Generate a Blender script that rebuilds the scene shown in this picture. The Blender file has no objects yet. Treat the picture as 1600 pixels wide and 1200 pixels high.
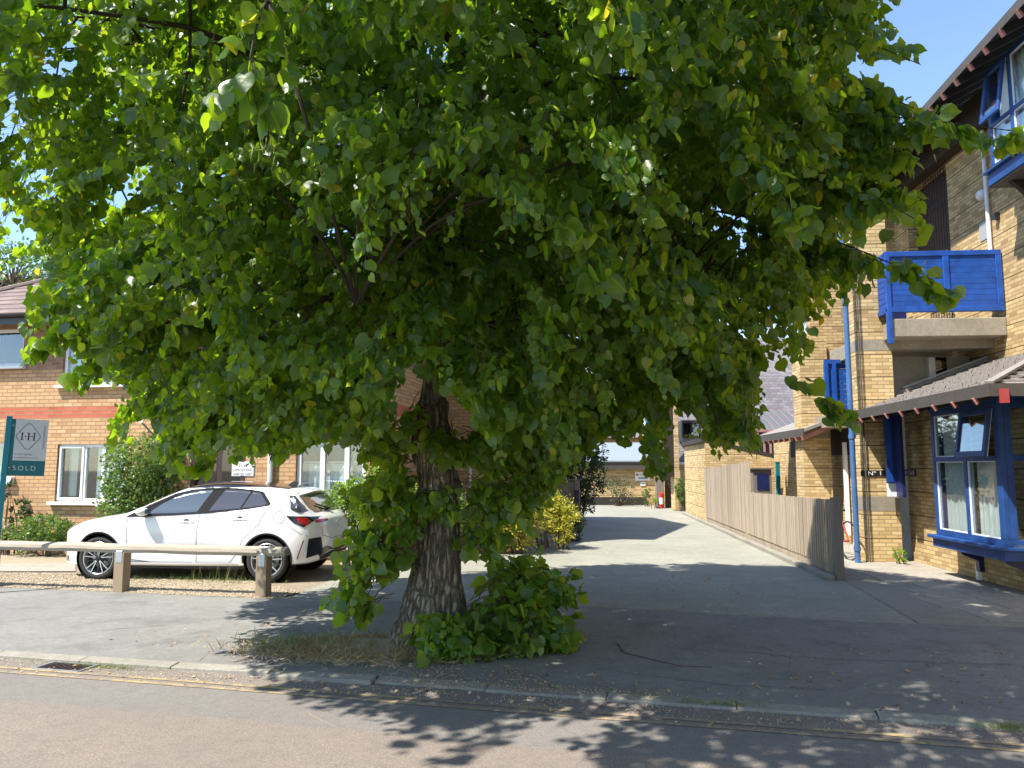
import bpy, bmesh, math, random
import numpy as np
from mathutils import Vector, Matrix, noise
from mathutils.bvhtree import BVHTree
random.seed(7); rng = np.random.default_rng(7)
R = math.radians
SC = bpy.context.scene
COL = SC.collection
# ------------------------------------------------------------------ camera, world, sun, exposure
CAM_Z = 1.66; FPX = 1190.0; PITCH = math.atan(130/1190)
cam_d = bpy.data.cameras.new('camera'); cam = bpy.data.objects.new('camera', cam_d); COL.objects.link(cam)
cam.location = (0, 0, CAM_Z); cam.rotation_euler = (R(90)+PITCH, 0, 0)
cam_d.sensor_width = 36; cam_d.lens = 36*FPX/1600; cam_d.clip_start = 0.05; cam_d.clip_end = 2000
SC.camera = cam
SUN_EL = R(57); SDX, SDY = 0.86, 0.51                      # shadows fall this way on the ground
_l = math.hypot(SDX, SDY); SDX /= _l; SDY /= _l
world = bpy.data.worlds.new("World"); SC.world = world; world.use_nodes = True
nt = world.node_tree; nt.nodes.clear()
sky = nt.nodes.new('ShaderNodeTexSky'); sky.sky_type = 'NISHITA'; sky.sun_disc = False
sky.sun_elevation = SUN_EL; sky.sun_rotation = math.atan2(-SDX, -SDY)
sky.air_density = 1.0; sky.dust_density = 0.25; sky.ozone_density = 3.0
bg = nt.nodes.new('ShaderNodeBackground'); bg.inputs[1].default_value = 0.145
wo = nt.nodes.new('ShaderNodeOutputWorld')
nt.links.new(sky.outputs[0], bg.inputs[0]); nt.links.new(bg.outputs[0], wo.inputs[0])
sd = bpy.data.lights.new('sun', 'SUN'); sun = bpy.data.objects.new('sun', sd); COL.objects.link(sun)
sd.energy = 4.6; sd.angle = R(0.6); sd.color = (1.0, 0.94, 0.85)
sun.rotation_euler = Vector((SDX*math.cos(SUN_EL), SDY*math.cos(SUN_EL), -math.sin(SUN_EL))).to_track_quat('-Z', 'Y').to_euler()
SC.view_settings.view_transform = 'Standard'; SC.view_settings.look = 'None'
SC.view_settings.exposure = 1.18; SC.view_settings.gamma = 1.0
SC.cycles.max_bounces = 8; SC.cycles.diffuse_bounces = 2; SC.cycles.transparent_max_bounces = 12; SC.cycles.transmission_bounces = 6
SC.cycles.use_denoising = True; SC.cycles.sample_clamp_indirect = 6

# ------------------------------------------------------------------ layout helpers
def ray(px, py):
    r, u = px-800.0, 600.0-py
    return Vector((r, FPX*math.cos(PITCH)-u*math.sin(PITCH), FPX*math.sin(PITCH)+u*math.cos(PITCH)))
def G(px, py, z=0.0):                                      # the ground point seen there
    d = ray(px, py); t = (z-CAM_Z)/d.z
    return Vector((d.x*t, d.y*t, z))
def AT(px, py, D):                                         # the point seen there at depth D
    d = ray(px, py); t = D/d.y
    return Vector((d.x*t, D, CAM_Z+d.z*t))
class Frame:                                               # local x along a wall, y out of it, z up
    def __init__(s, o, xd):
        s.o = Vector((o[0], o[1], 0)); s.x = Vector((xd[0], xd[1], 0)).normalized()
        s.y = Vector((0, 0, 1)).cross(s.x); s.ang = math.atan2(s.x.y, s.x.x)
    def hit(s, px, py, n=0.0):
        d = ray(px, py); c = Vector((0, 0, CAM_Z)); q = s.o+s.y*n
        t = (q-c).dot(s.y)/d.dot(s.y); p = c+d*t
        return (p-s.o).dot(s.x), p.z
    def hit_s(s, px, py, sv):                              # plane across the wall at s = sv
        d = ray(px, py); c = Vector((0, 0, CAM_Z)); q = s.o+s.x*sv
        t = (q-c).dot(s.x)/d.dot(s.x); p = c+d*t
        return (p-s.o).dot(s.y), p.z
    def loc(s, p): return (p-s.o).dot(s.x), (p-s.o).dot(s.y)
    def world(s, a, n, z=0.0): return s.o+s.x*a+s.y*n+Vector((0, 0, z))
# ------------------------------------------------------------------ materials
MATS = {}
def lin(c):
    return tuple(((v/255)/12.92 if v/255 <= .04045 else ((v/255+.055)/1.055)**2.4) for v in c)
class NT:
    def __init__(s, name):
        s.m = bpy.data.materials.new(name); s.m.use_nodes = True; s.t = s.m.node_tree
        s.b = s.t.nodes['Principled BSDF']; s.out = s.t.nodes['Material Output']; MATS[name] = s.m
    def n(s, typ, **kw):
        x = s.t.nodes.new(typ)
        for k, v in kw.items():
            if k in x.inputs.keys() if isinstance(k, str) else False: x.inputs[k].default_value = v
            else: setattr(x, k, v)
        return x
    def l(s, a, b): s.t.links.new(a, b)
    def set(s, **kw):
        for k, v in kw.items(): s.b.inputs[k.replace('_', ' ')].default_value = v
    def coord(s, kind='Object', scale=(1, 1, 1)):
        c = s.n('ShaderNodeTexCoord'); m = s.n('ShaderNodeMapping'); m.inputs['Scale'].default_value = scale
        s.l(c.outputs[kind], m.inputs[0]); return m.outputs[0]
    def noise(s, v, scale, detail=4, rough=.55):
        x = s.n('ShaderNodeTexNoise'); x.inputs['Scale'].default_value = scale
        x.inputs['Detail'].default_value = detail; x.inputs['Roughness'].default_value = rough
        s.l(v, x.inputs['Vector']); return x.outputs['Fac']
    def ramp(s, f, stops):
        x = s.n('ShaderNodeValToRGB'); e = x.color_ramp.elements
        while len(e) < len(stops): e.new(.5)
        for i, (p, c) in enumerate(stops):
            e[i].position = p; e[i].color = (*c, 1) if len(c) == 3 else c
        s.l(f, x.inputs[0]); return x.outputs[0]
    def mix(s, f, a, b, mode='MIX'):
        x = s.n('ShaderNodeMix', data_type='RGBA', blend_type=mode)
        for i, v in ((0, f), (6, a), (7, b)):
            if hasattr(v, 'is_linked'): s.l(v, x.inputs[i])
            else: x.inputs[i].default_value = v if i == 0 else (*v, 1)
        return x.outputs[2]
    def math(s, op, a, b=0.0, clamp=False):
        x = s.n('ShaderNodeMath', operation=op, use_clamp=clamp)
        for i, v in ((0, a), (1, b)):
            if hasattr(v, 'is_linked'): s.l(v, x.inputs[i])
            else: x.inputs[i].default_value = v
        return x.outputs[0]
    def bump(s, h, strength, dist=.01):
        x = s.n('ShaderNodeBump'); x.inputs['Strength'].default_value = strength; x.inputs['Distance'].default_value = dist
        s.l(h, x.inputs['Height']); s.l(x.outputs[0], s.b.inputs['Normal'])
    def base(s, c):
        if hasattr(c, 'is_linked'): s.l(c, s.b.inputs['Base Color'])
        else: s.b.inputs['Base Color'].default_value = (*c, 1)
def paint(name, c, rough=.45, var=.12, metal=0.0, scale=6, coat=0.0):
    t = NT(name); v = t.coord(); f = t.noise(v, scale, 5, .6); f2 = t.noise(v, scale*9, 3)
    d = tuple(x*(1-var) for x in c); h = tuple(min(1, x*(1+var*.6)) for x in c)
    t.base(t.mix(t.math('MULTIPLY', f2, .5), t.ramp(f, [(.3, d), (.7, h)]), tuple(x*(1-var*1.6) for x in c)))
    t.set(Roughness=rough, Metallic=metal, Coat_Weight=coat); t.bump(f2, .08, .003); return t.m
def brick(name, stops, mortar, rowh=.075, bw=.225, band=None, rough=.85, dark=0.0, msize=.012, joint=0):
    t = NT(name); c = t.n('ShaderNodeTexCoord').outputs['UV']
    b = t.n('ShaderNodeTexBrick'); t.l(c, b.inputs['Vector'])
    b.inputs['Scale'].default_value = 1; b.inputs['Brick Width'].default_value = bw; b.inputs['Row Height'].default_value = rowh
    b.inputs['Mortar Size'].default_value = msize*.5; b.inputs['Mortar Smooth'].default_value = .15; b.inputs['Bias'].default_value = 0
    b.inputs['Color1'].default_value = (0, 0, 0, 1); b.inputs['Color2'].default_value = (1, 1, 1, 1); b.inputs['Mortar'].default_value = (.5, .5, .5, 1)
    col = t.ramp(b.outputs['Color'], stops)
    if band:                                               # (z0, z1, stops): courses of another brick
        sp = t.n('ShaderNodeSeparateXYZ'); t.l(c, sp.inputs[0])
        for z0, z1, st in band:
            m = t.math('MULTIPLY', t.math('GREATER_THAN', sp.outputs[1], z0), t.math('LESS_THAN', sp.outputs[1], z1))
            col = t.mix(m, col, t.ramp(b.outputs['Color'], st))
    n1 = t.noise(c, 55, 4, .65); n2 = t.noise(c, 1.3, 3)
    col = t.mix(t.math('MULTIPLY', n1, .35), col, tuple(x*.55 for x in stops[len(stops)//2][1]))
    col = t.mix(t.math('MULTIPLY', n2, .22), col, tuple(x*.5 for x in stops[0][1]))
    col = t.mix(b.outputs['Fac'], col, mortar)
    n3 = t.noise(c, .45, 5, .7); col = t.mix(t.math('MULTIPLY', t.ramp(n3, [(.48, (0, 0, 0)), (.75, (1, 1, 1))]), .18), col, (.20, .14, .075))
    if joint:
        s2 = t.n('ShaderNodeSeparateXYZ'); t.l(c, s2.inputs[0]); fr_ = t.math('FRACT', t.math('DIVIDE', s2.outputs[1], joint)); col = t.mix(t.math('MULTIPLY', t.math('LESS_THAN', fr_, .04), .8), col, (.035, .022, .012))
    t.base(col); t.set(Roughness=rough)
    h = t.math('SUBTRACT', t.math('MULTIPLY', n1, .35), b.outputs['Fac']); t.bump(h, .7, .006); return t.m
def speckle(name, c1, c2, c3, sc=60, rough=.92, big=1.0, bumpd=.006, stain=None, strength=.5):
    t = NT(name); v = t.coord(); f = t.noise(v, sc, 3, .7); g = t.noise(v, sc*3.1, 2, .6); h = t.noise(v, .55*big, 4, .6); k = t.noise(v, 3.1*big, 4, .65)
    col = t.ramp(f, [(.28, c1), (.5, c2), (.74, c3)])
    col = t.mix(t.ramp(h, [(.35, (0, 0, 0)), (.65, (1, 1, 1))]), col, tuple(x*.8 for x in c2), 'MIX')
    col = t.mix(t.math('MULTIPLY', t.ramp(k, [(.45, (0, 0, 0)), (.75, (1, 1, 1))]), .4), col, tuple(min(1, x*1.35) for x in c2))
    mid = t.noise(v, 11, 5, .75); col = t.mix(t.math('MULTIPLY', t.ramp(mid, [(.4, (0, 0, 0)), (.66, (1, 1, 1))]), .42), col, tuple(x*.55 for x in c2)); m2 = t.noise(v, 26, 3, .7); col = t.mix(t.math('MULTIPLY', t.ramp(m2, [(.5, (0, 0, 0)), (.72, (1, 1, 1))]), .3), col, tuple(min(1, x*1.5) for x in c2))
    if stain: col = t.mix(t.math('MULTIPLY', t.ramp(t.noise(v, 1.7, 5, .7), [(.52, (0, 0, 0)), (.66, (1, 1, 1))]), .55), col, stain)
    vo = t.n('ShaderNodeTexVoronoi'); vo.inputs['Scale'].default_value = sc*1.6; t.l(v, vo.inputs['Vector'])
    col = t.mix(t.ramp(vo.outputs['Distance'], [(.04, (.45, .45, .45)), (.12, (0, 0, 0))]), col, tuple(min(1, x*1.9) for x in c3))
    t.base(col); t.set(Roughness=rough); t.bump(t.math('ADD', f, t.math('MULTIPLY', g, .6)), strength, bumpd); return t.m
def wood(name, c1, c2, axis=0, sc=1.0, rough=.85, plank=0):
    t = NT(name); s = [14*sc, 14*sc, 14*sc]; s[axis] = 1.1*sc; v = t.coord(scale=s); f = t.noise(v, 2.2, 6, .65); g = t.noise(t.coord(), 2.5, 3)
    s2 = [70, 70, 70]; s2[axis] = 3; f2 = t.noise(t.coord(scale=s2), 1.5, 3, .6)
    col = t.ramp(f, [(.25, c1), (.55, tuple((a+b)/2 for a, b in zip(c1, c2))), (.8, c2)])
    col = t.mix(t.math('MULTIPLY', g, .35), col, tuple(x*.7 for x in c1)); col = t.mix(t.math('MULTIPLY', f2, .35), col, tuple(x*.55 for x in c1))
    if plank:
        sx = t.n('ShaderNodeSeparateXYZ'); t.l(t.coord(), sx.inputs[0]); wn = t.n('ShaderNodeTexWhiteNoise', noise_dimensions='1D'); t.l(t.math('FLOOR', t.math('DIVIDE', sx.outputs[0], plank)), wn.inputs['W'])
        col = t.mix(t.math('MULTIPLY', t.math('POWER', wn.outputs['Value'], 1.6), .62), col, tuple(x*.55 for x in c1))
    t.base(col); t.set(Roughness=rough); t.bump(t.math('ADD', f, f2), .5, .004); return t.m
def leafmat(name, stops, trans, rough=.38, tw=.5, spec=.5):
    t = NT(name); a = t.n('ShaderNodeAttribute', attribute_name='tint'); g = t.n('ShaderNodeNewGeometry')
    col = t.ramp(a.outputs['Fac'], stops)
    v = t.noise(t.coord(), 45, 3)
    col = t.mix(t.math('MULTIPLY', v, .4), col, tuple(x*.55 for x in stops[1][1]))
    under = t.mix(.30, col, (.14, .19, .09)); colb = t.mix(g.outputs['Backfacing'], col, under)
    t.base(colb); t.set(Roughness=rough, Specular_IOR_Level=spec); t.bump(v, .35, .004)
    tr = t.n('ShaderNodeBsdfTranslucent'); t.l(t.mix(1.0, t.ramp(a.outputs['Fac'], trans), (1, 1, 1), 'MULTIPLY'), tr.inputs[0])
    mx = t.n('ShaderNodeMixShader'); mx.inputs[0].default_value = tw
    t.l(t.b.outputs[0], mx.inputs[1]); t.l(tr.outputs[0], mx.inputs[2]); t.l(mx.outputs[0], t.out.inputs[0]); return t.m
def glass(name, tint=(.9, .95, .95), dark=0.0):
    t = NT(name); fr = t.n('ShaderNodeLayerWeight'); fr.inputs[0].default_value = .5
    gl = t.n('ShaderNodeBsdfGlossy'); gl.inputs['Roughness'].default_value = .02; gl.inputs['Color'].default_value = (.95, .97, 1, 1)
    tr = t.n('ShaderNodeBsdfTransparent'); tr.inputs[0].default_value = (*tint, 1)
    mx = t.n('ShaderNodeMixShader'); t.l(t.math('ADD', t.math('MULTIPLY', t.math('POWER', fr.outputs['Facing'], 3.0), .9), .08, True), mx.inputs[0])
    t.l(tr.outputs[0], mx.inputs[1]); t.l(gl.outputs[0], mx.inputs[2]); t.l(mx.outputs[0], t.out.inputs[0]); return t.m

M = {}
M['road'] = None
M['tarmac'] = speckle('footway_tarmac', (.142, .138, .124), (.208, .203, .184), (.305, .297, .268), 55, stain=(.10, .098, .09), strength=.35)
M['drive'] = speckle('driveway_gravel_tarmac', (.165, .165, .132), (.285, .28, .225), (.46, .45, .37), 32, bumpd=.01, strength=.6, stain=(.21, .21, .185))
M['yard'] = speckle('parking_ground', (.16, .125, .085), (.25, .2, .14), (.38, .32, .24), 40, bumpd=.01, strength=.5)
M['dirt'] = speckle('ochre_dirt', (.22, .17, .11), (.33, .265, .175), (.45, .38, .27), 30, bumpd=.01)
M['channel'] = speckle('gutter_grit', (.10, .092, .08), (.16, .148, .13), (.27, .25, .22), 55, bumpd=.009, stain=(.19, .14, .1))
M['slab'] = speckle('concrete_slab', (.26, .235, .19), (.33, .30, .25), (.41, .375, .315), 25, bumpd=.003, strength=.3, stain=(.2, .18, .145))
M['kerbm'] = speckle('kerb_concrete', (.20, .185, .15), (.27, .25, .205), (.37, .345, .29), 40, bumpd=.004, strength=.35, stain=(.2, .19, .165))
M['concrete'] = speckle('beam_concrete', (.24, .21, .16), (.31, .275, .215), (.38, .34, .27), 12, bumpd=.003, strength=.3, stain=(.2, .18, .13))
M['render'] = speckle('beige_render', (.36, .32, .25), (.41, .37, .30), (.46, .42, .34), 30, bumpd=.002, strength=.3)
buff = [(.0, (.42, .225, .10)), (.25, (.55, .325, .15)), (.55, (.63, .40, .195)), (.8, (.57, .34, .16)), (1, (.69, .475, .255))]
redb = [(.0, (.42, .06, .035)), (.5, (.54, .085, .045)), (1, (.62, .13, .075))]
purp = [(.0, (.15, .085, .065)), (.5, (.24, .14, .10)), (1, (.33, .2, .13))]
M['brickA'] = brick('orange_buff_brick', buff, (.30, .18, .10), bw=.215, msize=.018, band=[(2.625, 2.85, redb), (3.6, 4.5, purp)])
M['brickA2'] = brick('orange_buff_brick_plain', buff, (.30, .18, .10), bw=.215, msize=.018)
yel = [(.0, (.42, .28, .12)), (.18, (.54, .38, .165)), (.4, (.62, .45, .205)), (.7, (.70, .53, .26)), (1, (.76, .60, .32))]
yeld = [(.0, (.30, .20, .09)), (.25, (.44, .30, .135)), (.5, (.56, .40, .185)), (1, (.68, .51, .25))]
M['brickB'] = brick('yellow_stock_brick', yel, (.33, .23, .12), rowh=.068, bw=.215, msize=.014, joint=.408)
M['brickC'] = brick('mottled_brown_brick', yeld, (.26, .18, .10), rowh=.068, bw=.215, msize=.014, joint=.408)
M['upvc'] = paint('white_window_plastic', (.78, .79, .8), .35, .05)
M['white'] = paint('white_paint', (.8, .8, .78), .5, .05)
M['black'] = paint('black_plastic', (.018, .018, .02), .4, .2)
M['dark'] = paint('dark_interior', (.02, .02, .022), .9, .2)
M['roomwall'] = paint('room_wall', (.10, .095, .085), .9, .2)
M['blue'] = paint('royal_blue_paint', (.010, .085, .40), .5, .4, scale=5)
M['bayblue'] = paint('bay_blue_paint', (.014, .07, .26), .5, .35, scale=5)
M['roofglass'] = paint('dull_roof_glazing', (.12, .13, .13), .4, .15)
M['pipeblue'] = paint('pale_blue_pipe_paint', (.06, .15, .34), .5, .25)
M['navy'] = paint('navy_paint', (.012, .02, .10), .4, .2)
M['redp'] = paint('red_timber_paint', (.34, .04, .035), .6, .2)
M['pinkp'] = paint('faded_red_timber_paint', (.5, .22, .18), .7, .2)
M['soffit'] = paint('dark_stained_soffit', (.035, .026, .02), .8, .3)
M['fascia'] = paint('grey_brown_fascia', (.075, .065, .055), .7, .2)
M['browndoor'] = paint('dark_brown_timber', (.045, .022, .018), .55, .2)
M['teal'] = paint('teal_sign_paint', (.005, .13, .16), .45, .08)
M['tealpost'] = paint('teal_post_paint', (.01, .20, .25), .45, .1)
M['boardgrey'] = paint('estate_board_grey', (.60, .60, .60), .5, .05)
M['signgrey'] = paint('pale_grey_board', (.36, .37, .38), .5, .04)
M['ink'] = paint('dark_ink', (.035, .035, .07), .6, .1)
M['inkgrey'] = paint('grey_ink', (.2, .2, .22), .6, .1)
M['tealink'] = paint('teal_ink', (.06, .22, .27), .6, .1)
M['steel'] = paint('galvanised_steel', (.50, .52, .53), .45, .12, .8, 20)
M['ironblack'] = paint('black_iron', (.012, .012, .014), .5, .2, .3)
M['postwood'] = wood('weathered_post_wood', (.27, .2, .125), (.42, .33, .22), 2)
M['railwood'] = wood('weathered_rail_wood', (.28, .235, .175), (.58, .51, .41), 0, 1.6)
M['pale'] = wood('silvered_fence_wood', (.36, .285, .205), (.66, .555, .43), 2, plank=.106)
M['metalroof'] = paint('pale_metal_roof', (.24, .27, .29), .5, .08)
M['paledark'] = wood('grey_fence_wood', (.17, .145, .12), (.30, .26, .22), 2)
M['shingle'] = wood('weathered_shingle', (.2, .175, .155), (.42, .385, .345), 1, .8)
M['bark'] = None
M['slate'] = brick('slate_hanging', [(0, (.14, .125, .135)), (.5, (.195, .175, .185)), (1, (.25, .225, .235))], (.06, .05, .055), rowh=.14, bw=.25, msize=.01)
M['mirror_glass'] = glass('window_glass'); M['darkglass'] = glass('tinted_glass', (.12, .13, .14)); M['carglass'] = glass('car_side_glass', (.35, .4, .4))
M['curtain'] = paint('pale_net_curtain', (.84, .85, .82), .9, .06)
M['curtain2'] = paint('green_grey_curtain', (.50, .58, .53), .9, .06)
M['yellow'] = None
M['red'] = paint('bollard_red', (.6, .025, .02), .4, .05)
M['orangepot'] = paint('red_flower', (.6, .08, .04), .6, .3)
# roof tiles: brown rows
def tilemat():
    t = NT('brown_roof_tile'); c = t.n('ShaderNodeTexCoord').outputs['UV']; n = t.noise(c, 40, 4, .7); n2 = t.noise(c, 1.2, 3)
    b = t.n('ShaderNodeTexBrick'); t.l(c, b.inputs['Vector']); b.inputs['Scale'].default_value = 1; b.inputs['Brick Width'].default_value = .33; b.inputs['Row Height'].default_value = .3
    b.inputs['Mortar Size'].default_value = .003; b.inputs['Color1'].default_value = (.17, .12, .105, 1); b.inputs['Color2'].default_value = (.27, .2, .175, 1); b.inputs['Mortar'].default_value = (.05, .04, .035, 1)
    t.base(t.mix(t.math('MULTIPLY', n, .5), b.outputs['Color'], (.13, .1, .085))); t.set(Roughness=.9); t.bump(n, .6, .006); return t.m
M['tile'] = tilemat()
def yellowmat():
    t = NT('worn_yellow_line'); v = t.coord(); f = t.noise(v, 22, 5, .7); f2 = t.noise(v, 1.8, 4, .7); g = t.noise(v, 90, 2)
    w = t.math('ADD', t.math('MULTIPLY', f, .6), t.math('MULTIPLY', f2, .5))
    col = t.mix(t.ramp(w, [(.42, (0, 0, 0)), (.60, (1, 1, 1))]), (.50, .37, .14), (.19, .16, .135)); t.base(t.mix(t.math('MULTIPLY', g, .4), col, (.22, .17, .1)))
    t.set(Roughness=.85); t.bump(g, .4, .003); return t.m
M['yellow'] = yellowmat()
def barkmat():
    t = NT('lime_bark'); v = t.coord(scale=(1, 1, .16)); f = t.noise(v, 26, 6, .7); g = t.noise(t.coord(), 3, 4); w = t.n('ShaderNodeTexVoronoi', feature='DISTANCE_TO_EDGE'); w.inputs['Scale'].default_value = 22
    d = t.n('ShaderNodeVectorMath', operation='ADD'); mm = t.n('ShaderNodeVectorMath', operation='SCALE'); mm.inputs[3].default_value = .12
    cmb = t.n('ShaderNodeCombineXYZ'); t.l(f, cmb.inputs[0]); t.l(g, cmb.inputs[1]); t.l(cmb.outputs[0], mm.inputs[0]); t.l(v, d.inputs[0]); t.l(mm.outputs[0], d.inputs[1]); t.l(d.outputs[0], w.inputs['Vector'])
    cr = t.ramp(w.outputs['Distance'], [(.0, (0, 0, 0)), (.25, (1, 1, 1))])
    col = t.mix(cr, (.07, .05, .035), t.ramp(f, [(.3, (.20, .16, .12)), (.7, (.42, .35, .27))])); col = t.mix(t.math('MULTIPLY', g, .3), col, (.14, .13, .075))
    t.base(col); t.set(Roughness=.95); t.bump(t.math('ADD', cr, t.math('MULTIPLY', f, .6)), .9, .018); return t.m
M['bark'] = barkmat()
M['branchbark'] = paint('dark_branch_bark', (.05, .038, .028), .9, .4)
M['twig'] = paint('twig_bark', (.11, .075, .05), .8, .3)
M['deadtwig'] = paint('dead_twig', (.30, .22, .15), .8, .3)
M['lime'] = leafmat('lime_leaf', [(0, (.024, .064, .012)), (.5, (.066, .142, .022)), (.93, (.13, .215, .035)), (1, (.30, .31, .04))],
                    [(0, (.18, .36, .008)), (.5, (.42, .66, .014)), (.93, (.68, .86, .03)), (1, (.88, .78, .04))], tw=.48, rough=.33)
M['bract'] = leafmat('pale_bract', [(0, (.30, .30, .12)), (.5, (.38, .38, .16)), (1, (.42, .36, .2))], [(0, (.4, .45, .12)), (1, (.5, .5, .2))], tw=.4)
M['bush'] = leafmat('bush_leaf', [(0, (.04, .085, .018)), (.5, (.085, .16, .035)), (1, (.17, .27, .06))], [(0, (.12, .28, .03)), (1, (.35, .5, .08))], tw=.35)
M['bushdark'] = leafmat('dark_bush_leaf', [(0, (.012, .03, .009)), (.5, (.022, .05, .014)), (1, (.05, .095, .025))], [(0, (.03, .09, .01)), (1, (.1, .2, .03))], tw=.25)
M['bushbright'] = leafmat('bright_bush_leaf', [(0, (.08, .17, .02)), (.5, (.15, .28, .03)), (1, (.26, .38, .05))], [(0, (.25, .45, .03)), (1, (.5, .65, .08))], tw=.4)
M['varieg'] = leafmat('variegated_leaf', [(0, (.14, .2, .02)), (.3, (.38, .36, .03)), (.7, (.58, .5, .04)), (1, (.68, .62, .10))], [(0, (.4, .45, .03)), (1, (.8, .75, .1))], tw=.3)
M['grass'] = leafmat('grass_blade', [(0, (.09, .14, .03)), (.6, (.15, .22, .05)), (1, (.34, .3, .14))], [(0, (.2, .35, .05)), (1, (.45, .4, .15))], tw=.3, rough=.6)
M['straw'] = leafmat('dry_straw', [(0, (.30, .17, .075)), (.5, (.48, .32, .15)), (1, (.62, .48, .28))], [(0, (.3, .2, .1)), (1, (.45, .35, .2))], tw=.2, rough=.8)
M['stone'] = leafmat('pebble', [(0, (.26, .19, .12)), (.5, (.42, .34, .23)), (1, (.62, .54, .42))], [(0, (0, 0, 0)), (1, (0, 0, 0))], tw=0.0, rough=.85)
# ------------------------------------------------------------------ mesh helpers
class MB:
    def __init__(s): s.v = []; s.f = []; s.uvs = {}
    def add(s, vs, fs):
        o = len(s.v); s.v += [tuple(v) for v in vs]; s.f += [tuple(i+o for i in f) for f in fs]; return s
    def box(s, x0, x1, y0, y1, z0, z1):
        if x0 > x1: x0, x1 = x1, x0
        if y0 > y1: y0, y1 = y1, y0
        if z0 > z1: z0, z1 = z1, z0
        return s.add([(x0, y0, z0), (x1, y0, z0), (x1, y1, z0), (x0, y1, z0), (x0, y0, z1), (x1, y0, z1), (x1, y1, z1), (x0, y1, z1)],
                     [(0, 3, 2, 1), (4, 5, 6, 7), (0, 1, 5, 4), (1, 2, 6, 5), (2, 3, 7, 6), (3, 0, 4, 7)])
    def bar(s, p, q, w, h, up=(0, 0, 1)):
        p, q = Vector(p), Vector(q); d = (q-p).normalized(); sd_ = d.cross(Vector(up))
        if sd_.length < 1e-4: sd_ = d.cross(Vector((0, 1, 0)))
        sd_.normalize(); u = sd_.cross(d); a = sd_*w/2; b = u*h/2
        return s.add([p-a-b, p+a-b, p+a+b, p-a+b, q-a-b, q+a-b, q+a+b, q-a+b], [(0, 3, 2, 1), (4, 5, 6, 7), (0, 1, 5, 4), (1, 2, 6, 5), (2, 3, 7, 6), (3, 0, 4, 7)])
    def prism(s, pts, axis, a0, a1):                       # closed outline swept along an axis
        n = len(pts)
        def mk(p, a):
            return (a, p[0], p[1]) if axis == 0 else ((p[0], a, p[1]) if axis == 1 else (p[0], p[1], a))
        return s.add([mk(p, a0) for p in pts]+[mk(p, a1) for p in pts], [tuple(range(n))[::-1], tuple(range(n, 2*n))]+[(i, (i+1) % n, n+(i+1) % n, n+i) for i in range(n)])
    def tube(s, path, rad, seg=8, cap=True):
        path = [Vector(p) for p in path]; k = len(path)
        if not hasattr(rad, '__len__'): rad = [rad]*k
        vs = []; ref = Vector((.13, .97, .21))
        for i, p in enumerate(path):
            d = (path[min(i+1, k-1)]-path[max(i-1, 0)]).normalized(); a = d.cross(ref)
            if a.length < .05: a = d.cross(Vector((1, 0, 0)))
            a.normalize(); b = d.cross(a)
            for j in range(seg):
                t = 2*math.pi*j/seg; vs.append(p+(a*math.cos(t)+b*math.sin(t))*rad[i])
        fs = [(i*seg+j, i*seg+(j+1) % seg, (i+1)*seg+(j+1) % seg, (i+1)*seg+j) for i in range(k-1) for j in range(seg)]
        if cap: fs += [tuple(range(seg))[::-1], tuple(range((k-1)*seg, k*seg))]
        return s.add(vs, fs)
    def lathe(s, prof, axis, c, seg=32):                   # profile (r, a) turned about an axis through c
        n = len(prof); vs = []
        for j in range(seg):
            t = 2*math.pi*j/seg; ct, st = math.cos(t), math.sin(t)
            for r, a in prof:
                vs.append((c[0]+r*ct, c[1]+a, c[2]+r*st) if axis == 1 else (c[0]+r*ct, c[1]+r*st, c[2]+a))
        return s.add(vs, [(j*n+i, ((j+1) % seg)*n+i, ((j+1) % seg)*n+i+1, j*n+i+1) for j in range(seg) for i in range(n-1)])
    def build(s, name, mat, parent=None, smooth=False, bevel=0.0, label=None):
        me = bpy.data.meshes.new(name); me.from_pydata(s.v, [], s.f)
        bm = bmesh.new(); bm.from_mesh(me); bmesh.ops.recalc_face_normals(bm, faces=bm.faces)
        if bevel:
            bmesh.ops.bevel(bm, geom=[e for e in bm.edges if len(e.link_faces) == 2 and e.calc_face_angle(0) > .5], offset=bevel, segments=1, affect='EDGES', clamp_overlap=True)
        uv = bm.loops.layers.uv.new('UVMap')
        for f in bm.faces:
            n = f.normal; ax, ay, az = abs(n.x), abs(n.y), abs(n.z)
            for l in f.loops:
                c = l.vert.co
                if az > .93: l[uv].uv = (c.x, c.y)
                elif ay >= ax: l[uv].uv = (c.x, c.z if az < .2 else c.z/max(.2, math.sqrt(1-az*az)))
                else: l[uv].uv = (c.y, c.z if az < .2 else c.z/max(.2, math.sqrt(1-az*az)))
            f.smooth = smooth
        bm.to_mesh(me); bm.free(); me.materials.append(M[mat] if isinstance(mat, str) else mat)
        o = bpy.data.objects.new(name, me); COL.objects.link(o)
        if parent is not None: o.parent = parent
        if label: o['label'] = label
        return o
def tag(o, label, cat, group=None):
    o['label'] = label; o['category'] = cat
    if group: o['group'] = group
    return o
def empty(name, loc=(0, 0, 0), rz=0.0):
    o = bpy.data.objects.new(name, None); COL.objects.link(o); o.location = loc; o.rotation_euler = (0, 0, rz); o.empty_display_size = .2; return o
def fempty(name, fr): return empty(name, fr.o, fr.ang)
def structure(o): o['kind'] = 'structure'; return o
def stuff(o): o['kind'] = 'stuff'; return o
def copy_tree(o, parent=None):
    c = o.copy(); COL.objects.link(c); c.parent = parent
    for ch in list(o.children): copy_tree(ch, c)
    return c
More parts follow.
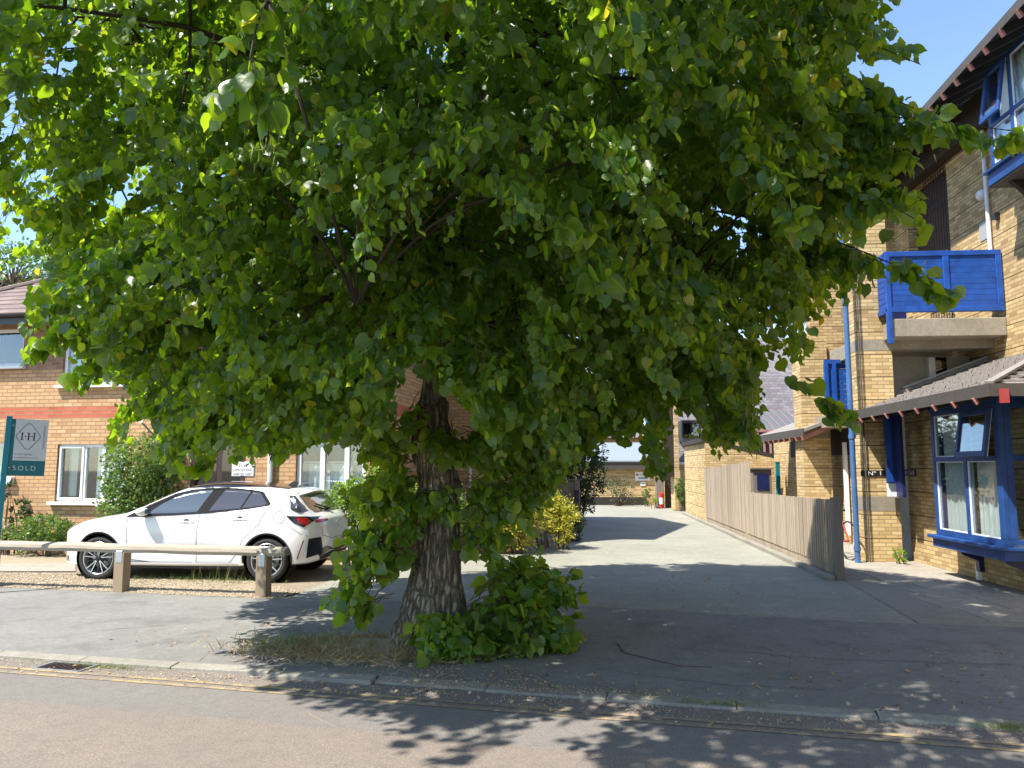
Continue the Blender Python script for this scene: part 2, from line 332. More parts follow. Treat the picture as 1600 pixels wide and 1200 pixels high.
def fast(name, V, F, mat, parent=None, tint=None, smooth=False):   # V (n,3) array, F list of (m,k) index arrays, tint per face
    me = bpy.data.meshes.new(name); me.vertices.add(len(V)); me.vertices.foreach_set('co', np.ascontiguousarray(V, dtype=np.float32).ravel())
    tot = np.concatenate([np.full(len(f), f.shape[1], dtype=np.int32) for f in F]); idx = np.concatenate([f.ravel() for f in F]).astype(np.int32)
    me.loops.add(len(idx)); me.loops.foreach_set('vertex_index', idx); me.polygons.add(len(tot))
    st = np.zeros(len(tot), dtype=np.int32); st[1:] = np.cumsum(tot)[:-1]; me.polygons.foreach_set('loop_start', st)
    try: me.polygons.foreach_set('loop_total', tot)
    except Exception: pass
    me.polygons.foreach_set('use_smooth', np.full(len(tot), smooth, dtype=bool))
    if tint is not None:
        a = me.attributes.new('tint', 'FLOAT', 'FACE'); a.data.foreach_set('value', np.ascontiguousarray(tint, dtype=np.float32))
    me.update(calc_edges=True); me.materials.append(M[mat]); o = bpy.data.objects.new(name, me); COL.objects.link(o)
    if parent is not None: o.parent = parent
    return o
def norm(a): return a/np.maximum(1e-9, np.linalg.norm(a, axis=1, keepdims=True))
_h = [(.20, -.04), (.40, .05), (.52, .27), (.50, .52), (.37, .75), (.15, .93)]
LEAF_V = np.array([(0, .07, 0)]+[(a, b, 0) for a, b in _h]+[(0, 1.14, 0)]+[(-a, b, 0) for a, b in _h[::-1]]+[(0, .38, 0), (0, .74, 0)], dtype=float)
LEAF_Q = np.array([(0, 1, 2, 14), (14, 2, 3, 4), (14, 4, 5, 15), (15, 5, 6, 7), (0, 14, 12, 13), (14, 10, 11, 12), (14, 15, 9, 10), (15, 7, 8, 9)]); LEAF_T = None
OVAL_V = np.array([(0, 0, 0), (.30, .35, 0), (.22, .75, 0), (0, 1, 0), (-.22, .75, 0), (-.30, .35, 0)], dtype=float)
OVAL_Q = np.array([(0, 1, 2, 3), (0, 3, 4, 5)])
STEM_V = np.array([(-.012, 0, 0), (.012, 0, 0), (.009, .55, .05), (-.009, .55, .05), (0, 1, .15)], dtype=float)
BLADE_V = np.array([(-.05, 0, 0), (.05, 0, 0), (.03, .55, .08), (-.03, .55, .08), (0, 1, .3)], dtype=float)
def leaves(name, P, A, N, L, mat, parent=None, kind='heart', tint=None, fold=.25, wvar=.12):
    n = len(P); A = norm(A); S = norm(np.cross(A, N)); N = np.cross(S, A)
    if kind == 'heart': T, Q, T3 = LEAF_V, LEAF_Q, LEAF_T
    elif kind == 'oval': T, Q, T3 = OVAL_V, OVAL_Q, None
    else: T, Q, T3 = (STEM_V if kind == 'stem' else BLADE_V), np.array([(0, 1, 2, 3)]), np.array([(3, 2, 4)])
    w = 1+rng.normal(0, wvar, n); fo = fold*(rng.random(n)*1.6-.2); cu = rng.normal(.12, .14, n) if kind not in ('blade', 'stem') else rng.random(n)*.9
    x = T[None, :, 0]*w[:, None]; y = T[None, :, 1]*np.ones((n, 1)); z = T[None, :, 2]*1.0-np.abs(x)*fo[:, None]*1.6-(y**2)*cu[:, None]
    tw = rng.normal(0, .12, n); z = z+x*y*tw[:, None]
    wob = rng.random(n)[:, None]
    if kind == 'heart': z = z+rng.normal(0, .016, (n, T.shape[0]))+.05*np.sin(y*7+x*5+rng.random(n)[:, None]*6)*wob
    V = P[:, None, :]+(x[..., None]*S[:, None, :]+y[..., None]*A[:, None, :]+z[..., None]*N[:, None, :])*L[:, None, None]
    off = (np.arange(n)*T.shape[0])[:, None, None]; F = [(Q[None]+off).reshape(-1, 4)]
    if tint is None: tint = np.clip(rng.normal(.5, .22, n), 0, 1)
    ti = [np.repeat(tint, len(Q))]
    if T3 is not None: F.append((T3[None]+off).reshape(-1, 3)); ti.append(np.repeat(tint, len(T3)))
    return fast(name, V.reshape(-1, 3), F, mat, parent, np.concatenate(ti), smooth=(kind == 'heart'))
def text_mesh(body, size, name, mat, parent, loc, rot, width=None, extrude=.0015, spacing=1.0, shear=0, thin=0.0):
    cu = bpy.data.curves.new('txt', 'FONT'); cu.offset = -thin; cu.body = body; cu.size = size; cu.extrude = extrude; cu.align_x = 'LEFT'; cu.space_character = spacing; cu.shear = shear
    o = bpy.data.objects.new('txt', cu); COL.objects.link(o); dg = bpy.context.evaluated_depsgraph_get()
    me = bpy.data.meshes.new_from_object(o.evaluated_get(dg)); bpy.data.objects.remove(o); bpy.data.curves.remove(cu)
    xs = [v.co.x for v in me.vertices]; k = 1.0
    if width and xs: k = width/(max(xs)-min(xs))
    me.transform(Matrix.Translation(loc) @ rot @ Matrix.Diagonal((k, 1, 1, 1)) @ Matrix.Translation((-min(xs) if xs else 0, 0, 0)))
    me.materials.clear(); me.materials.append(M[mat]); t = bpy.data.objects.new(name, me); COL.objects.link(t); t.parent = parent; return t
# frame y is outward and x runs to the viewer's left: letters run along -x
TXT_ROT = Matrix(((-1, 0, 0, 0), (0, 0, 1, 0), (0, 1, 0, 0), (0, 0, 0, 1)))
# ================================================================== GROUND
K0, K1 = G(0, 1016), G(1600, 1127)
FK = Frame(K1, K0-K1)                                      # x runs left along the kerb, y towards the road
FT = Frame((6.8, 10.1), (.084, .9965))                     # terrace on the right: x into the depth, y out of its wall (left)
FA = Frame((-2.0, 15.0-.176*6.8), (-.985, .174))           # brick house on the left: x left, y towards the road
T0 = G(672, 1010)
def roadmat():
    t = NT('red_brown_road_surface'); v = t.coord(); f = t.noise(v, 75, 3, .75); g = t.noise(v, 210, 2); h = t.noise(v, .7, 4); k = t.noise(v, 2.6, 5, .7)
    red = t.ramp(f, [(.28, (.125, .10, .08)), (.5, (.20, .165, .135)), (.75, (.33, .28, .235))])
    gry = t.ramp(f, [(.28, (.12, .112, .10)), (.5, (.175, .165, .15)), (.75, (.26, .25, .23))])
    ch = t.ramp(f, [(.28, (.11, .095, .08)), (.5, (.19, .16, .135)), (.75, (.36, .31, .26))])
    sp = t.n('ShaderNodeSeparateXYZ'); t.l(v, sp.inputs[0]); y = t.math('ADD', sp.outputs[1], t.math('MULTIPLY', t.math('SUBTRACT', k, .5), .22))
    x = sp.outputs[0]
    far = t.math('MULTIPLY', t.math('LESS_THAN', x, 5.2), 0.0)
    m = t.math('MULTIPLY', t.math('GREATER_THAN', y, .53), t.math('LESS_THAN', y, 1.12))
    col = t.mix(t.math('MULTIPLY', m, .85), red, gry)
    m2 = t.ramp(y, [(.24, (1, 1, 1)), (.38, (0, 0, 0))])
    col = t.mix(m2, col, ch)
    col = t.mix(t.math('MULTIPLY', t.ramp(h, [(.4, (0, 0, 0)), (.7, (1, 1, 1))]), .5), col, (.155, .135, .12)); q_ = t.noise(v, 14, 5, .75); col = t.mix(t.math('MULTIPLY', t.ramp(q_, [(.45, (0, 0, 0)), (.7, (1, 1, 1))]), .45), col, (.11, .095, .085))
    vo = t.n('ShaderNodeTexVoronoi'); vo.inputs['Scale'].default_value = 120; t.l(v, vo.inputs['Vector'])
    col = t.mix(t.ramp(vo.outputs['Distance'], [(.06, (.6, .6, .6)), (.16, (0, 0, 0))]), col, (.5, .44, .38))
    t.base(col); t.set(Roughness=.9); t.bump(t.math('ADD', f, t.math('MULTIPLY', g, .6)), .55, .007); return t.m
M['road'] = roadmat()
def sheet(name, pts, z, mat, fr=None, cut=None):
    mb = MB(); par = None
    if fr: pts = [fr.loc(Vector((p[0], p[1], 0))) for p in pts]
    o = MB().add([(p[0], p[1], z) for p in pts], [tuple(range(len(pts)))]).build(name, mat)
    if fr: o.location = fr.o; o.rotation_euler = (0, 0, fr.ang)
    return structure(o)
g = MB().add([(-300, -500, -.013), (300, -500, -.013), (300, .0, -.013), (-300, 0, -.013), (-300, 0, -.10), (300, 0, -.10), (300, 300, -.10), (-300, 300, -.10)], [(0, 1, 2, 3), (3, 2, 5, 4), (4, 5, 6, 7)])
o = g.build('ground', 'yard'); o.location = FK.o; o.rotation_euler = (0, 0, FK.ang); structure(o)
o = MB().add([(-60, .10, -.028), (60, .10, -.028), (60, 7.6, -.028), (-60, 7.6, -.028)], [(0, 1, 2, 3)]).build('road', 'road'); o.location = FK.o; o.rotation_euler = (0, 0, FK.ang); structure(o)
# yellow lines, worn
y1 = FK.loc(G(500, 1081, -.028))[1]; y2 = y1+.11
for k, yy in enumerate((y1, y2)):
    vs, fs = [], []; n = 260
    for i in range(n+1):
        x = -22+44*i/n; w = .025+.006*noise.noise((x*3, k*7, 0)); off = .018*noise.noise((x*.25, 3, 0))
        vs += [(x, yy-w+off, -.024), (x, yy+w+off, -.024)]
    for i in range(n): fs.append((2*i, 2*i+1, 2*i+3, 2*i+2))
    o = MB().add(vs, fs).build('yellow_line', 'yellow'); o.location = FK.o; o.rotation_euler = (0, 0, FK.ang); structure(o)
# footway between kerb and driveway
bl = [G(0, 915), G(430, 933), G(885, 946), G(1435, 974), G(1600, 981)]
pl, pr = bl[0]+(bl[0]-bl[1]).normalized()*30, bl[-1]+(bl[-1]-bl[-2]).normalized()*30
kl, kr = FK.world(32, 0), FK.world(-32, 0)
mb = MB(); pts = [kl, pl]+bl+[pr, kr]
sheet('pavement', pts, 0.0, 'tarmac')
# driveway
dl = [G(440, 938), bl[2], bl[3], G(1330, 908), G(1105, 812), G(1075, 800), G(1090, 786), G(1060, 783), G(925, 783), G(905, 800), G(880, 836), G(790, 858), G(600, 880), G(520, 905)]
sheet('driveway', dl, -.004, 'drive')
# pale concrete edging across the drive mouth
e = MB(); a, b = G(889, 947), G(1436, 975); d = (b-a); L = d.length; d.normalize(); nn = int(L/.9)
for i in range(nn):
    p, q = a+d*(i*L/nn+.004), a+d*((i+1)*L/nn-.004); jz = random.uniform(-.002, .003)
    e.bar(p+Vector((0, 0, -.02+jz)), q+Vector((0, 0, -.02+jz+random.uniform(-.002, .002))), .045, .058)
a, b = G(446, 936), G(590, 943); e.bar(a+Vector((0, 0, -.02)), b+Vector((0, 0, -.02)), .05, .058)
structure(e.build('drive_edging', 'kerbm', bevel=.004))
# kerb stones
kb = MB(); x = -32
while x < 32:
    px_gap = 3.95 < x < 5.0 or 5.0 < x < 6.4
    tilt = random.uniform(-.004, .004); y0 = random.uniform(-.004, .004)
    if FK.loc(T0)[0]-.9 < x < FK.loc(T0)[0]+1.6: y0 += random.uniform(-.03, .04); tilt = random.uniform(-.02, .02)
    kb.add([(x+.004, y0, -.2), (x+.906, y0, -.2), (x+.906, y0+.125, -.2), (x+.004, y0+.125, -.2), (x+.004, y0, .006+tilt), (x+.906, y0, .006), (x+.912, y0+.118, -.008), (x+.002, y0+.118, -.008+tilt)],
           [(0, 3, 2, 1), (4, 5, 6, 7), (0, 1, 5, 4), (1, 2, 6, 5), (2, 3, 7, 6), (3, 0, 4, 7)]); x += .914
o = kb.build('kerb', 'kerbm', bevel=.006); o.location = FK.o; o.rotation_euler = (0, 0, FK.ang); structure(o)
# paving slabs before the terrace
def slabs():
    base = sheet('slab_bed', [G(1436, 974), G(1322, 908), FT.world(3.0, 1.9), FT.world(8, 1.6), FT.world(8, -2), FT.world(-8, -.3), FT.world(-8, 2.5), G(1600, 981)], .001, 'kerbm')
    mb = MB(); s = -7.0; row = 0
    while s < 6.9:
        d = random.choice([.6, .6, .75]); n = -.02+(.3 if row % 2 else 0) - .6
        while n < 3.2:
            w = random.choice([.6, .9, .75]); n0, n1 = n, n+w
            c = [FT.world(a, b_) for a in (s, s+d) for b_ in (n0, n1)]
            ok = True
            for p in c:                                    # keep beyond the footway edge and right of the drive edge
                e1 = bl[3]; e2 = bl[4]; t = (p.x-e1.x)/(e2.x-e1.x); 
                if p.y < e1.y+(e2.y-e1.y)*t+.02: ok = False
                q1, q2 = G(1436, 974), G(1330, 903); t = (p.y-q1.y)/(q2.y-q1.y)
                if p.x < q1.x+(q2.x-q1.x)*t+.12 and p.y < q2.y+.2: ok = False
                if p.y >= q2.y+.2 and p.x < q2.x+.1+(p.y-q2.y)*.084: ok = False
            if ok:
                z = .012+random.uniform(-.003, .003); mb.box(s+.009, s+d-.009, max(n0, -1.3)+.009, n1-.009, -.03, z)
            n += w
        s += d; row += 1
    o = mb.build('paving_slabs', 'slab', bevel=.004); o.location = FT.o; o.rotation_euler = (0, 0, FT.ang); structure(o)
slabs()
# gravel strip behind the low rail (pebbles)
def pebbles(name, poly, n, size, mat, z0=0.0, clump=1.0):
    xs = [p.x for p in poly]; ys = [p.y for p in poly]; P = []
    tries = 0
    while len(P) < n and tries < n*30:
        tries += 1; x = random.uniform(min(xs), max(xs)); y = random.uniform(min(ys), max(ys)); ins = False; j = len(poly)-1
        for i in range(len(poly)):
            if (poly[i].y > y) != (poly[j].y > y) and x < (poly[j].x-poly[i].x)*(y-poly[i].y)/(poly[j].y-poly[i].y)+poly[i].x: ins = not ins
            j = i
        if ins and noise.noise((x*1.7, y*1.7, 4)) > -.45*clump+random.uniform(-.3, .3): P.append((x, y, z0))
    P = np.array(P); n = len(P); t = np.array([(1, 0, 0), (0, 1, 0), (-1, 0, 0), (0, -1, 0), (0, 0, .7), (0, 0, -.5)], dtype=float)
    F = np.array([(0, 1, 4), (1, 2, 4), (2, 3, 4), (3, 0, 4), (1, 0, 5), (2, 1, 5), (3, 2, 5), (0, 3, 5)])
    th = rng.random(n)*6.28; s = size*(.5+rng.random(n)); ct, st_ = np.cos(th), np.sin(th)
    q = t[None]*np.stack([np.ones(n), .5+.5*rng.random(n), .5+.4*rng.random(n)], 1)[:, None, :]*s[:, None, None]+rng.normal(0, .15, (n, 6, 3))*s[:, None, None]
    X = q[..., 0]*ct[:, None]-q[..., 1]*st_[:, None]; Y = q[..., 0]*st_[:, None]+q[..., 1]*ct[:, None]
    V = np.stack([X, Y, q[..., 2]+s[:, None]*.3], -1)+P[:, None, :]
    return stuff(fast(name, V.reshape(-1, 3), [(F[None]+(np.arange(n)*6)[:, None, None]).reshape(-1, 3)], mat, None, np.repeat(rng.random(n), 8)))
gp = [G(-60, 915), G(430, 936), G(470, 925), G(380, 905), G(120, 897), G(-60, 893)]
sheet('gravel_bed', gp, .003, 'dirt')
o = pebbles('gravel', gp, 9000, .011, 'stone', .004); tag(o, 'loose ochre gravel strewn in the strip beneath the low timber rail', 'gravel')
dp = [G(-100, 868), G(112, 868), G(116, 884), G(-100, 890)]
sheet('dirt_bank', dp, .003, 'dirt')
sheet('side_path', [G(-150, 893), G(118, 893), G(118, 880), G(-150, 885)], .0045, 'slab')
lp = [G(520, 1056), G(680, 1075), G(1150, 1098), G(1100, 1085), G(860, 1070), G(800, 1040), G(600, 1025)]
o = pebbles('litter', lp, 1300, .008, 'straw', .004, .3); tag(o, 'dry brown litter and bud scales scattered on the pavement around the tree foot', 'leaf litter')
cp = [FK.world(x, y) for x, y in ((-8, .13), (-8, .42), (9, .36), (9, .13))]
o = pebbles('grit', cp, 4200, .006, 'stone', -.028, .2); tag(o, 'pale grit and dust lying in the road channel along the kerb', 'grit')
# rough earth mound round the tree foot
def mound():
    n = 44; vs = []; fs = []
    for i in range(n+1):
        for j in range(n+1):
            u, v = -1+2*i/n, -1+2*j/n; x, y = T0.x-.45+u*1.15, T0.y-.15+v*.62
            r = (abs(u)**2.4+abs(v)**2.4)**.5; h = max(-.06, .10*(1-r*1.15)+.035*noise.noise((x*5, y*5, 1))+.02*noise.noise((x*14, y*14, 2)))
            vs.append((x, y, h-.012))
    for i in range(n):
        for j in range(n): a = i*(n+1)+j; fs.append((a, a+n+1, a+n+2, a+1))
    structure(MB().add(vs, fs).build('earth', 'dirt', smooth=True))
mound()
def tuft(name, cx, cy, rx, ry, n, L, mat, z=0.0, lay=.5, lab=None, cat='grass', rz=0.0, kind='blade'):
    P = np.stack([rng.normal(0, rx/2, n), rng.normal(0, ry/2, n), np.full(n, 0.0)], 1)
    c_, s_ = math.cos(rz), math.sin(rz); P = np.stack([cx+P[:, 0]*c_-P[:, 1]*s_, cy+P[:, 0]*s_+P[:, 1]*c_, P[:, 2]+z], 1)
    A = np.stack([rng.normal(0, lay, n), rng.normal(0, lay, n), np.abs(rng.normal(.8, .3, n))+.05], 1); N = rng.normal(0, 1, (n, 3))
    o = stuff(leaves(name, P, A, N, L*(.4+rng.random(n)*.9), mat, kind='stem' if L > .2 else kind)); 
    if lab: tag(o, lab, cat)
    return o
tuft('dry_grass', T0.x-.45, T0.y-.20, .95, .42, 15000, .075, 'straw', .035, 1.9, 'matted straw coloured dry grass banked against the tree foot')
tuft('grass', T0.x-1.25, T0.y-.1, .55, .35, 260, .11, 'grass', .03, .55, 'green blades growing at the left end of the dry grass by the trunk')
g1 = G(155, 1042, -.03); tuft('grass', g1.x, g1.y, .5, .07, 900, .035, 'grass', -.03, .9, 'low green weeds in the channel just right of the drain grate', rz=FK.ang)
g1 = G(55, 1030, -.03); tuft('grass', g1.x, g1.y, .25, .05, 250, .03, 'grass', -.03, .9, 'small green weeds along the kerb left of the drain grate', rz=FK.ang)
g1 = G(300, 905); tuft('grass', g1.x, g1.y, 1.5, .3, 900, .08, 'grass', 0, .8, 'sparse green weeds growing through the gravel between the rail posts', rz=FA.ang)
for px in (305, 328, 350, 366, 420): 
    g1 = G(px, 912); tuft('grass', g1.x, g1.y, .08, .06, 7, .30, 'grass', 0, .14, 'tall grass stems standing in front of the white car beneath the low rail')
g1 = G(830, 1075); tuft('grass', g1.x, g1.y, .5, .08, 500, .04, 'grass', -.02, .9, 'green weeds on the kerb below the leafy shoots', rz=FK.ang)
g1 = G(1120, 1098); tuft('grass', g1.x, g1.y, .4, .05, 450, .04, 'grass', -.01, .9, 'small weeds on the kerb right of the dead twigs', rz=FK.ang)
g1 = G(1585, 1136); tuft('grass', g1.x, g1.y, .25, .06, 250, .05, 'grass', -.01, .9, 'tuft on the kerb at the right edge of the road', rz=FK.ang)
g1 = G(80, 858); tuft('grass', g1.x, g1.y, 1.2, .5, 900, .07, 'grass', 0, .8, 'short green grass along the foot of the low green bush', rz=FA.ang)
# edge weeds along the fence kerb are sparse
for (px, py, nm) in ((1290, 888, 'near end'), (1200, 852, 'middle'), (1140, 828, 'far end')):
    g1 = G(px, py); tuft('dry_grass', g1.x, g1.y, .12, .9, 260, .05, 'straw', 0, .9, 'dry weeds in the joint below the paling fence, %s' % nm)
# drain grate
F = fempty('drain_grate', FK); cx, cy = FK.loc(G(103, 1043, -.028)); F.location = FK.world(cx, cy, -.028); tag(F, 'dark iron drain grate in the road channel beside the yellow lines', 'drain grate')
m = MB(); m.box(-.23, .23, -.12, -.10, -.01, .012).box(-.23, .23, .10, .12, -.01, .012).box(-.23, -.21, -.1, .1, -.01, .012).box(.21, .23, -.1, .1, -.01, .012).build('frame', 'steel', F)
m = MB()
for i in range(9): x = -.185+i*.046; m.bar((x-.02, -.1, .002), (x+.02, .1, .002), .02, .014)
m.build('bars', 'browndoor', F); MB().box(-.21, .21, -.1, .1, -.008, -.004+.005).build('sump', 'dark', F)
# fallen twigs
def twig(name, pts, r, lab, mat='deadtwig'):
    P = [Vector(p) for p in pts]; Q = []
    for i in range(len(P)-1):
        for k in range(5):
            t = k/5; p = P[i].lerp(P[i+1], t); Q.append(p+Vector((noise.noise(p*9), noise.noise(p*9+Vector((5, 0, 0))), 0))*.012)
    Q.append(P[-1]); n = len(Q); o = MB().tube(Q, [r*(1-.6*i/n) for i in range(n)], 5).build(name, mat, smooth=True); return tag(o, lab, 'twig')
def GZ(px, py, z=.006): return G(px, py, z)
twig('twig', [GZ(965, 1005), GZ(975, 1020), GZ(1010, 1028), GZ(1060, 1040), GZ(1112, 1042)], .006, 'long dark curved twig lying alone on the shaded tarmac', 'twig')
twig('twig', [GZ(835, 1055), GZ(865, 1072), GZ(900, 1085)], .005, 'pale dead twig on the tarmac nearest the leafy shoots')
twig('twig', [GZ(925, 1050), GZ(930, 1066), GZ(965, 1078), GZ(998, 1085)], .006, 'forked pale stick lying across the kerb right of the shoots')
twig('twig', [GZ(980, 1080), GZ(990, 1075), GZ(1005, 1088)], .005, 'short stub of dead branch at the end of the forked stick')
twig('twig', [GZ(930, 1108, -.03), GZ(955, 1090, -.0), GZ(970, 1094, -.03)], .005, 'pale stick leaning over the kerb face into the channel')
twig('twig', [GZ(1010, 1078), GZ(1028, 1074)], .004, 'tiny pale twig alone near the kerb')
twig('twig', [GZ(482, 1115, -.03), GZ(505, 1128, -.03), GZ(532, 1140, -.03)], .005, 'pale curved straw lying on the sunlit red road')
twig('twig', [GZ(500, 1157, -.03), GZ(560, 1150, -.03), GZ(640, 1145, -.03)], .003, 'long thin brown straw on the sunlit red road')
twig('twig', [GZ(300, 1062, -.03), GZ(360, 1060, -.03), GZ(410, 1054, -.028), GZ(450, 1035)], .004, 'thin brown root reaching from the kerb towards the dry grass', 'twig')

# hairline cracks and tar joints, scattered fallen leaves and bits
def crack(pts, w, lab=None):
    P_ = []
    for a, b in zip(pts, pts[1:]):
        n = max(2, int((b-a).length/.05))
        for i in range(n):
            p = a.lerp(b, i/n); P_.append(p+Vector((noise.noise(p*4), noise.noise(p*4+Vector((7, 0, 0))), 0))*.035+Vector((noise.noise(p*17), noise.noise(p*17+Vector((7, 0, 0))), 0))*.012)
    vs, fs = [], []
    for i, p in enumerate(P_):
        ww = w*(.3+.9*abs(noise.noise(p*6)))+.001; vs += [(p.x, p.y-ww, .0045), (p.x, p.y+ww, .0045)]
    for i in range(len(P_)-1): fs.append((2*i, 2*i+2, 2*i+3, 2*i+1))
    return structure(MB().add(vs, fs).build('crack', 'fascia'))
crack([G(1010, 1012), G(1150, 1018), G(1290, 1030), G(1420, 1034), G(1600, 1040)], .006)
crack([G(890, 1000), G(960, 1050), G(1130, 1070), G(1300, 1078)], .006)
crack([G(60, 1000), G(160, 985), G(290, 975), G(420, 955)], .005)
crack([G(1210, 975), G(1240, 1010), G(1230, 1060)], .004)
crack([G(240, 1020), G(300, 998), G(420, 975), G(500, 955)], .004)
def scatter_leaves(poly, n, size, mat, z, name, lab, cat):
    P_ = []
    while len(P_) < n:
        a, b, c = random.choice(poly); u, v = random.random(), random.random()
        if u+v > 1: u, v = 1-u, 1-v
        P_.append(list(a+(b-a)*u+(c-a)*v+Vector((0, 0, z))))
    k = len(P_); A = np.stack([rng.normal(0, 1, k), rng.normal(0, 1, k), rng.normal(.1, .15, k)], 1); N = np.stack([rng.normal(0, .3, k), rng.normal(0, .3, k), np.ones(k)], 1)
    o = stuff(leaves(name, np.array(P_), A, N, size*(.4+rng.random(k)), mat, fold=.4)); tag(o, lab, cat)
tri = [(G(600, 960), G(1600, 1010), G(900, 1090)), (G(1600, 1010), G(900, 1090), G(1600, 1120)), (G(900, 900), G(1300, 900), G(1000, 1000)), (G(100, 1000), G(560, 950), G(560, 1040))]
scatter_leaves(tri, 420, .028, 'straw', .006, 'fallen_leaves', 'small dry leaves and bits scattered over the tarmac and driveway', 'fallen leaves')
tri = [(FK.world(-7, .2, -.02), FK.world(8, .2, -.02), FK.world(-7, .5, -.02)), (FK.world(-7, .5, -.02), FK.world(8, .2, -.02), FK.world(8, .5, -.02)), (FK.world(-7, .5, -.02), FK.world(6, 2.5, -.02), FK.world(-2, 3, -.02))]
scatter_leaves(tri, 420, .022, 'straw', .004, 'fallen_leaves', 'small dry leaves and bits lying along the kerb channel and road', 'fallen leaves')
# ================================================================== LIME TREE
def lerp(a, b, t): return a+(b-a)*t
SIL = [(-400, -700), (1280, -700), (1330, -60), (1400, -60), (1425, -20), (1442, 60), (1440, 125), (1412, 122), (1400, 75), (1352, 92), (1322, 70), (1310, 95), (1338, 130), (1395, 142), (1440, 146), (1480, 150), (1530, 160), (1585, 178), (1606, 208), (1596, 232), (1570, 236), (1520, 234), (1490, 228), (1450, 226), (1424, 240), (1432, 266), (1390, 262), (1380, 280), (1440, 296), (1456, 340), (1452, 388), (1432, 384), (1420, 340), (1380, 330), (1350, 350), (1372, 372), (1430, 388), (1480, 410), (1502, 450), (1508, 482), (1470, 486), (1452, 470), (1400, 448), (1345, 440), (1348, 480), (1312, 482), (1320, 520), (1285, 512), (1262, 498), (1240, 490), (1262, 530), (1300, 560), (1318, 600), (1338, 645), (1318, 672), (1290, 640), (1268, 610), (1232, 575), (1205, 560), (1178, 575), (1182, 640), (1190, 700), (1165, 705), (1140, 660), (1142, 700), (1120, 705), (1098, 655), (1066, 632), (1052, 622), (1040, 640), (1036, 690), (1047, 742), (1020, 748), (1002, 722), (1004, 694), (1022, 664), (1014, 640), (992, 668), (972, 690), (950, 650), (935, 690), (900, 735), (880, 720), (858, 760), (830, 830), (780, 740), (740, 640), (700, 600), (640, 560), (615, 600), (600, 660), (575, 700), (520, 690), (498, 676), (462, 712), (440, 720), (420, 735), (400, 700), (385, 738), (365, 705), (330, 700), (322, 748), (300, 742), (285, 690), (260, 770), (250, 700), (245, 640), (205, 650), (182, 708), (176, 690), (190, 645), (212, 620), (205, 600), (160, 592), (112, 605), (98, 575), (105, 540), (75, 562), (30, 565), (28, 535), (50, 500), (40, 480), (66, 452), (92, 440), (70, 415), (95, 398), (48, 388), (20, 398), (-5, 425), (-400, 440)]
SILA = np.array(SIL, dtype=float)
cp_, sp_ = math.cos(PITCH), math.sin(PITCH)
def project(P):
    y, z = P[:, 1], P[:, 2]-CAM_Z; dep = y*cp_+z*sp_; up = -y*sp_+z*cp_
    d = np.where(dep > .1, dep, np.nan); return 800+FPX*P[:, 0]/d, 600-FPX*up/d, dep
def inside(x, y):
    r = np.zeros(len(x), bool); n = len(SILA); j = n-1
    for i in range(n):
        xi, yi = SILA[i]; xj, yj = SILA[j]
        if yi != yj:
            c = ((yi > y) != (yj > y)) & (x < (xj-xi)*(y-yi)/(yj-yi)+xi); r ^= c
        j = i
    return r
tree = empty('lime_tree', T0); tag(tree, 'large leafy lime tree with leafy shoots round its trunk, growing beside the kerb', 'tree')
TR = T0.copy()
# trunk centre line (x offset from T0, height, radius) with the swollen burrs
TRK = [(-.0, -.05, .47), (.01, .08, .40), (.02, .3, .325), (.04, .6, .255), (.07, .95, .21), (.09, 1.25, .175), (.07, 1.5, .165), (.05, 1.7, .16), (.02, 1.9, .155), (.0, 2.1, .15), (.0, 2.4, .115), (.07, 2.8, .115), (.18, 3.3, .145), (.32, 4.0, .14), (.42, 4.9, .125), (.5, 6.0, .10), (.5, 7.2, .075), (.48, 8.4, .04), (.5, 9.0, .02)]
def trunk_at(z):
    for a, b in zip(TRK, TRK[1:]):
        if a[1] <= z <= b[1]: t = (z-a[1])/(b[1]-a[1]); return lerp(a[0], b[0], t), lerp(a[2], b[2], t)
    return TRK[-1][0], TRK[-1][2]
def make_trunk():
    seg = 120; zs = list(np.arange(-.05, 3.6, .022))+list(np.arange(3.6, 9.0, .12)); vs = []; fs = []
    for z in zs:
        cx, r = trunk_at(z)
        for j in range(seg):
            a = 2*math.pi*j/seg; c, s = math.cos(a), math.sin(a)
            fl = .16*max(0, 1-z/.8)**1.6*(math.cos(a*5+1.0+z)*.5+.4*math.cos(a*3+.3))
            ridge = abs(noise.noise((c*6.5*r/.25, s*6.5*r/.25, z*.8+3)))*.038+abs(noise.noise((c*15*r/.25, s*15*r/.25, z*2.2)))*.016
            lump = .06*max(0, noise.noise((c*1.6, s*1.6, z*1.9+11)))*(1 if 1.2 < z < 2.3 else .3)+.03*noise.noise((c*5, s*5, z*5))*(1 if 1.2 < z < 2.3 else .25)
            for bz, ba, br, bh in ((1.35, 3.5, .3, .13), (1.62, 5.0, .24, .12), (1.95, 4.2, .28, .10), (2.2, 3.2, .22, .09), (1.75, 2.9, .3, .1), (1.5, 0.1, .3, .09)):
                da = abs((a-ba+math.pi) % (2*math.pi)-math.pi)*r; q = (da*da+(z-bz)**2)/(br*br*.35); lump += .6*bh*math.exp(-q*2.2)
            rr = r*(1+fl)+lump-ridge*(1.0 if z < 5 else .4); vs.append((cx+rr*c, rr*s, z))
    n = len(zs)
    for i in range(n-1):
        for j in range(seg): fs.append((i*seg+j, i*seg+(j+1) % seg, (i+1)*seg+(j+1) % seg, (i+1)*seg+j))
    return MB().add(vs, fs).build('trunk', 'bark', tree, smooth=True)
make_trunk()
